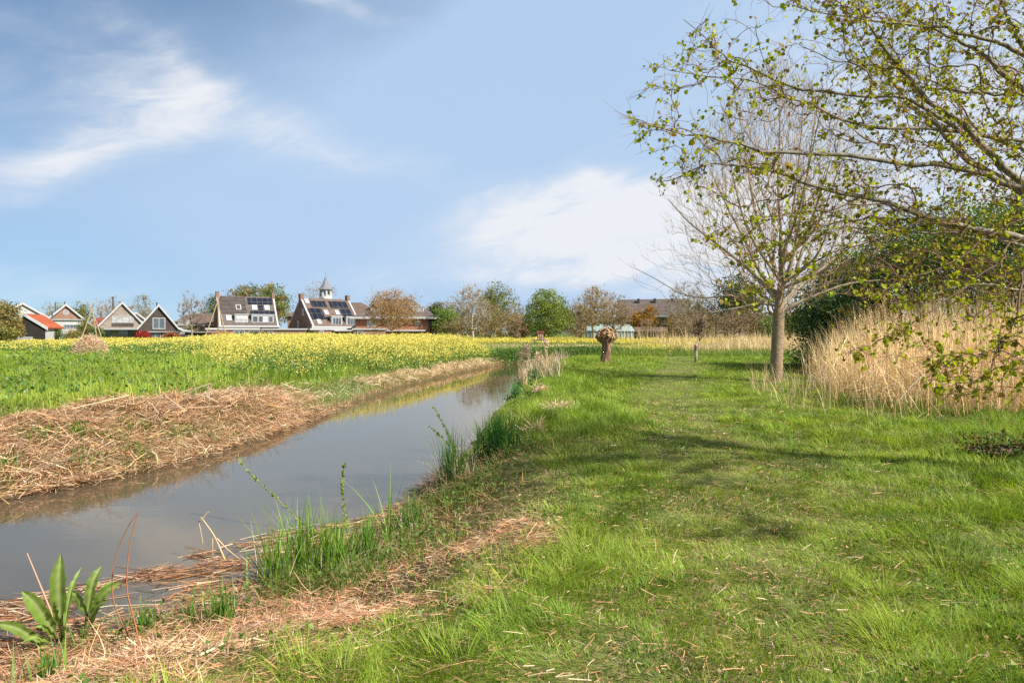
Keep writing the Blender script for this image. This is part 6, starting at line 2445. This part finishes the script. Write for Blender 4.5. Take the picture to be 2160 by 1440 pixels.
h = house('shed', 'black boarded shed with a bright orange tiled roof', 57, 80, 18, 'shed')
gable_front(h, [(-2.0, -.1), (-2.0, 2.2), (-.25, 3.6), (1.85, 2.15), (1.85, -.1)], 6.0, 'timber_black', 'tile_orange', 'white', .2)
Mr = plane((1.85, 0, 0), (0, 1, 0), (0, 0, 1))
panel(h, Mr, .0, -.08, 5.9, 2.1, 'render', 'side_wall', .004, .05)
panel(h, front(0), -1.0, .1, 1.6, .95, 'grey_paint', 'hatch', .01, .06)
h = house('white_gable_house', 'tall white gable with a grey roof behind the black shed', 48, 118, 36)
gable_front(h, [(-6.5, -.1), (-6.5, 2.6), (0, 6.5), (6.5, 2.2), (6.5, -.1)], 9, 'render', 'tile_grey')
h = house('red_roof_house', 'small red tiled roof showing left of the grey brick gable', 203, 128, -10)
side_house(h, 5.0, 6, 1.8, 4.2, 'brick_brown', 'tile_red', False)

# long brown-roofed house on the right with two gables
h = house('long_house', 'long brown roofed house with roof vents and twin end gables', 1375, 132, -18)
W_, D_, ez_, rz_ = 13.4, 8.6, 4.9, 8.0
roof, pl = side_house(h, W_, D_, ez_, rz_, 'brick_brown', 'tile_grey', False)
for x in (-3.0, .2, 3.6):
    mb = MB()
    mb.box(x - .22, x + .22, D_ / 2 - 1.2, D_ / 2 - .7, rz_ - 1.0, rz_ + .15)
    v_ = mb.build('roof_vent', M['dark_metal'], roof)
    mb = MB()
    mb.box(x - .27, x + .27, D_ / 2 - 1.25, D_ / 2 - .65, rz_ + .153, rz_ + .24)
    mb.build('cap', M['lead'], v_)
for u in (-5.5, -2.2, 1.2, 4.2):
    win(h, front(0), u, 2.9, 1.3, 1.4, 2, 1, 'white', 'glass')
# projecting front gable at the right end
mb = MB()
mb.ext([(5.6, -.1), (5.6, 4.6), (8.6, 7.2), (11.6, 4.6), (11.6, -.1)], -.8, 7)
mb.build('wall', M['brick_brown'], h)
for s_ in (-1, 1):
    mb = MB()
    mb.ext([(8.6, 7.22), (8.6 + s_ * 3.4, 4.27), (8.6 + s_ * 3.4, 4.45), (8.6, 7.4)], -1.0, 7.2)
    mb.build('roof', M['tile_grey'], h)
    mb = MB()
    mb.ext([(8.6, 7.05), (8.6 + s_ * 3.4, 4.1), (8.6 + s_ * 3.4, 4.5), (8.6, 7.45)], -1.14, -1.003)
    mb.build('bargeboard', M['white'], h)

h = house('hedge_block', 'dark clipped hedge in front of the long brown roofed house', 1384, 118, -4, 'hedge')
g = Geo()
n = 5200
p = np.column_stack([rng.uniform(-4.6, 3.2, n), rng.uniform(0, 1.0, n), rng.uniform(0, 2.55, n)])
f_ = rng.integers(0, 3, n)
p[f_ == 0, 1] = rng.normal(0, .06, (f_ == 0).sum())
p[f_ == 1, 2] = 2.55 + rng.normal(0, .06, (f_ == 1).sum())
diamonds(g, p, .28, cvar(n, (.03, .055, .018), .25), None, 1, .8)
g.build('foliage', M['dullleaf'], h)
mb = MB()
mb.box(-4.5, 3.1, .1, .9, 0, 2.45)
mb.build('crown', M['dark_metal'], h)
h = house('garden_shed', 'small garden shed with a pinkish low roof and white gable trim', 1374, 106, -6, 'shed')
side_house(h, 4.6, 2.6, 1.5, 2.25, 'timber_brown', 'tile_brown', False)
mb = MB()
for s_ in (0, 1):
    mb.box(2.58, 2.66, 0 if s_ == 0 else 1.31, 1.29 if s_ == 0 else 2.6, 1.45, 1.6)
mb.build('trim', M['white'], h)
h = house('brown_hedge', 'brown beech hedge in front of the small garden shed', 1378, 96, 0, 'hedge')
g = Geo()
n = 4200
p = np.column_stack([rng.uniform(-2.6, 3.0, n), rng.uniform(0, .7, n), rng.uniform(0, 1.65, n)])
diamonds(g, p, .2, cvar(n, mixc((.26, .16, .06), (.16, .14, .05), rng.random(n)), .25), None, 1, .8)
g.build('foliage', M['dullleaf'], h)
# greenhouse
h = house('greenhouse', 'white framed greenhouse with a pale green glass roof', 1290, 102, 0, 'greenhouse')
gm = pmat('greenhouse_glass', (.24, .31, .29), (.30, .36, .34), 1.0, .1, spec=.8)
mb = MB()
mb.box(-3.6, 3.4, .05, 3, 0, 1.62)
mb.build('pane', gm, h)
mb = MB()
for i in range(15):
    x = -3.6 + i * .5
    mb.box(x - .04, x + .04, -.02, .045, 0, 1.60)
mb.box(-3.7, 3.5, -.03, .047, 1.603, 1.70)
mb.box(-3.7, 3.5, -.03, .047, .70, .76) if False else None
mb.build('frame', M['white'], h)
mb = MB()
mb.poly([(-3.7, -.1, 1.71), (3.5, -.1, 1.71), (3.3, 1.5, 2.5), (-3.5, 1.5, 2.5)])
mb.poly([(-3.7, 3.1, 1.71), (3.5, 3.1, 1.71), (3.3, 1.5, 2.5), (-3.5, 1.5, 2.5)])
mb.poly([(-3.7, -.1, 1.71), (-3.7, 3.1, 1.71), (-3.5, 1.5, 2.5)])
mb.poly([(3.5, -.1, 1.71), (3.5, 3.1, 1.71), (3.3, 1.5, 2.5)])
mb.build('roof', gm, h)
mb = MB()
mb.box(-1.6, 3.0, 1.46, 1.54, 2.503, 2.75)
mb.build('ridge_vent', M['white'], h)


# ------------------------------------------------------------------ sky, sun, camera
SUN_AZ, SUN_EL = 122.0, 41.0
EXPO = 0.92
SKY = 0.056
world = bpy.data.worlds.new("World")
scene.world = world
world.use_nodes = True
nt = world.node_tree
bg = nt.nodes['Background']
bg.inputs['Strength'].default_value = SKY
sky = nt.nodes.new('ShaderNodeTexSky')
sky.sky_type = 'NISHITA'
sky.sun_disc = False
sky.sun_elevation = R(SUN_EL)
sky.sun_rotation = R(SUN_AZ)
sky.air_density = 1.0
sky.dust_density = 0.4
sky.ozone_density = 3.0


def nod(op, a, b_=None, c_=None):
    n_ = nt.nodes.new('ShaderNodeMath')
    n_.operation = op
    for i_, v_ in enumerate((a, b_, c_)):
        if v_ is None:
            continue
        if isinstance(v_, (int, float)):
            n_.inputs[i_].default_value = v_
        else:
            nt.links.new(v_, n_.inputs[i_])
    return n_.outputs[0]


tc = nt.nodes.new('ShaderNodeTexCoord')
nrm = nt.nodes.new('ShaderNodeVectorMath')
nrm.operation = 'NORMALIZE'
nt.links.new(tc.outputs['Generated'], nrm.inputs[0])
sx = nt.nodes.new('ShaderNodeSeparateXYZ')
nt.links.new(nrm.outputs[0], sx.inputs[0])
az = nod('ARCTAN2', sx.outputs['X'], sx.outputs['Y'])
el = nod('ARCSINE', sx.outputs['Z'])
# lift the lookup a little so that the yellow murk at the very horizon stays below it
zl = nod('MULTIPLY_ADD', nod('MAXIMUM', sx.outputs['Z'], 0.0), 0.93, 0.055)
cmb = nt.nodes.new('ShaderNodeCombineXYZ')
nt.links.new(sx.outputs['X'], cmb.inputs[0])
nt.links.new(sx.outputs['Y'], cmb.inputs[1])
nt.links.new(zl, cmb.inputs[2])
nt.links.new(cmb.outputs[0], sky.inputs['Vector'])


def noise2(sa, se, rot, scale, detail=6, rough=.6, dist=0.0, seed=0.0):
    ca, sa_ = math.cos(R(rot)), math.sin(R(rot))
    u_ = nod('ADD', nod('MULTIPLY', az, ca * sa), nod('MULTIPLY', el, sa_ * sa))
    v_ = nod('ADD', nod('MULTIPLY', az, -sa_ * se), nod('MULTIPLY', el, ca * se))
    c_ = nt.nodes.new('ShaderNodeCombineXYZ')
    nt.links.new(u_, c_.inputs[0])
    nt.links.new(v_, c_.inputs[1])
    c_.inputs[2].default_value = seed
    n_ = nt.nodes.new('ShaderNodeTexNoise')
    n_.inputs['Scale'].default_value = scale
    n_.inputs['Detail'].default_value = detail
    n_.inputs['Roughness'].default_value = rough
    n_.inputs['Distortion'].default_value = dist
    nt.links.new(c_.outputs[0], n_.inputs['Vector'])
    return n_.outputs['Fac']


warp = noise2(1, 1.6, 10, 4.0, 4, .55, 0, 3.0)
warp2 = noise2(1, 1.6, 10, 4.0, 4, .55, 0, 9.0)
azw = nod('ADD', az, nod('MULTIPLY', nod('SUBTRACT', warp, .5), .22))
elw = nod('ADD', el, nod('MULTIPLY', nod('SUBTRACT', warp2, .5), .10))


def blob(px, py, sxp, syp, rot, wgt):
    a0 = math.atan((px - HX) / F)
    e0 = math.atan((HY - py) / F * math.cos(a0))
    ca, sa_ = math.cos(R(rot)), math.sin(R(rot))
    da, de = nod('SUBTRACT', azw, a0), nod('SUBTRACT', elw, e0)
    u_ = nod('ADD', nod('MULTIPLY', da, ca), nod('MULTIPLY', de, sa_))
    v_ = nod('ADD', nod('MULTIPLY', da, -sa_), nod('MULTIPLY', de, ca))
    q_ = nod('ADD', nod('POWER', nod('MULTIPLY', u_, F / sxp), 2), nod('POWER', nod('MULTIPLY', v_, F / syp), 2))
    return nod('MULTIPLY', nod('EXPONENT', nod('MULTIPLY', q_, -.5)), wgt)


def blobs(lst):
    t_ = None
    for bb in lst:
        v_ = blob(*bb)
        t_ = v_ if t_ is None else nod('ADD', t_, v_)
    return t_


cov = blobs([(110, 340, 150, 42, 20, .72), (260, 285, 140, 30, 30, .30), (355, 130, 105, 34, -38, .42), (200, 200, 160, 40, 5, .26), (430, 235, 260, 60, -10, .26),
             (690, 5, 110, 13, -5, .5), (560, 255, 260, 34, -14, .20), (120, 110, 170, 34, 24, .16), (660, 310, 160, 22, -3, .20), (1330, 430, 180, 42, 2, 1.25), (1210, 480, 200, 42, 8, .6), (1270, 572, 260, 22, 2, .95), (1400, 510, 160, 60, 0, .4), (1120, 500, 180, 60, 0, .2),
             (2050, 330, 330, 300, 0, .8), (1750, 560, 240, 80, 0, .5), (60, 620, 200, 24, 0, .3)])
veil = blobs([(1280, 180, 480, 330, 0, .92), (640, 430, 520, 200, 0, .62), (1900, 350, 500, 420, 0, .6), (300, 520, 420, 120, 0, .25)])
tex = noise2(1.0, 3.4, 14, 6.0, 8, .66, .7, 1.0)
tex2 = noise2(1.0, 2.0, -12, 2.2, 5, .55, .3, 5.0)
# broken cloud added to the unseen parts of the dome, as fill light
rest = nod('MULTIPLY', nod('SMOOTH_MAX', nod('SUBTRACT', nod('ABSOLUTE', az), .75), 0.0, .2), .5)
high = nod('MULTIPLY', nod('SMOOTH_MAX', nod('SUBTRACT', el, .50), 0.0, .1), .9)
haze_ = nod('MULTIPLY', nod('EXPONENT', nod('MULTIPLY', nod('MAXIMUM', el, 0), -9.0)), .16)
cov = nod('ADD', nod('ADD', cov, nod('MINIMUM', rest, .42)), nod('ADD', nod('MINIMUM', high, .32), haze_))
mod = nod('MULTIPLY_ADD', tex, 1.9, -.22)
mod2 = nod('MULTIPLY_ADD', tex2, .8, .25)
alpha = nod('MULTIPLY', cov, nod('MULTIPLY', mod, nod('MULTIPLY_ADD', mod2, .9, .35)))
alpha = nod('MINIMUM', nod('MAXIMUM', alpha, 0), 1.0)
sm = nt.nodes.new('ShaderNodeMapRange')
sm.interpolation_type = 'SMOOTHSTEP'
sm.inputs['From Min'].default_value = 0.0
sm.inputs['From Max'].default_value = .95
nt.links.new(alpha, sm.inputs['Value'])
mixn = nt.nodes.new('ShaderNodeMix')
mixn.data_type = 'RGBA'
nt.links.new(nod('MULTIPLY', sm.outputs[0], .97), mixn.inputs['Factor'])
tint = nt.nodes.new('ShaderNodeMix')
tint.data_type = 'RGBA'
tint.blend_type = 'MULTIPLY'
tint.inputs['Factor'].default_value = 1.0
nt.links.new(sky.outputs[0], tint.inputs['A'])
tint.inputs['B'].default_value = (0.80, 0.99, 1.08, 1)
CL = 0.90 / (SKY * 2 ** EXPO)
vm = nt.nodes.new('ShaderNodeMix')
vm.data_type = 'RGBA'
nt.links.new(nod('MINIMUM', nod('MULTIPLY', veil, nod('MULTIPLY_ADD', tex2, .5, .72)), .92), vm.inputs['Factor'])
nt.links.new(tint.outputs['Result'], vm.inputs['A'])
vm.inputs['B'].default_value = (CL * .54, CL * .735, CL * 1.0, 1)
nt.links.new(vm.outputs['Result'], mixn.inputs['A'])
mixn.inputs['B'].default_value = (CL * .95, CL * .975, CL * 1.03, 1)
nt.links.new(mixn.outputs['Result'], bg.inputs['Color'])

sun = bpy.data.lights.new('sun', 'SUN')
sun.energy = 5.0
sun.angle = R(2.2)
sun.color = (1.0, 0.94, 0.84)
so = bpy.data.objects.new('sun', sun)
COL.objects.link(so)
a_, e_ = R(SUN_AZ), R(SUN_EL)
so.rotation_euler = Vector((math.sin(a_) * math.cos(e_), math.cos(a_) * math.cos(e_), math.sin(e_))).to_track_quat('Z', 'Y').to_euler()
so.location = (0, 0, 60)

cam = bpy.data.cameras.new('camera')
cam.sensor_width = 36.0
cam.lens = 36.0 * F / 2160.0
cam.shift_y = -(720.0 - HY) / 2160.0
cam.clip_end = 4000
co = bpy.data.objects.new('camera', cam)
co.location = (0, 0, CAMZ)
co.rotation_euler = (math.pi / 2, 0, 0)
COL.objects.link(co)
scene.camera = co
scene.view_settings.view_transform = 'Standard'
scene.view_settings.look = 'None'
scene.view_settings.exposure = EXPO
scene.view_settings.gamma = 1.0
scene.view_settings.use_curve_mapping = False
cy = scene.cycles
cy.max_bounces = 7
cy.diffuse_bounces = 3
cy.glossy_bounces = 3
cy.transmission_bounces = 3
cy.transparent_max_bounces = 6
cy.caustics_reflective = False
cy.caustics_refractive = False
cy.sample_clamp_indirect = 6
cy.use_denoising = False
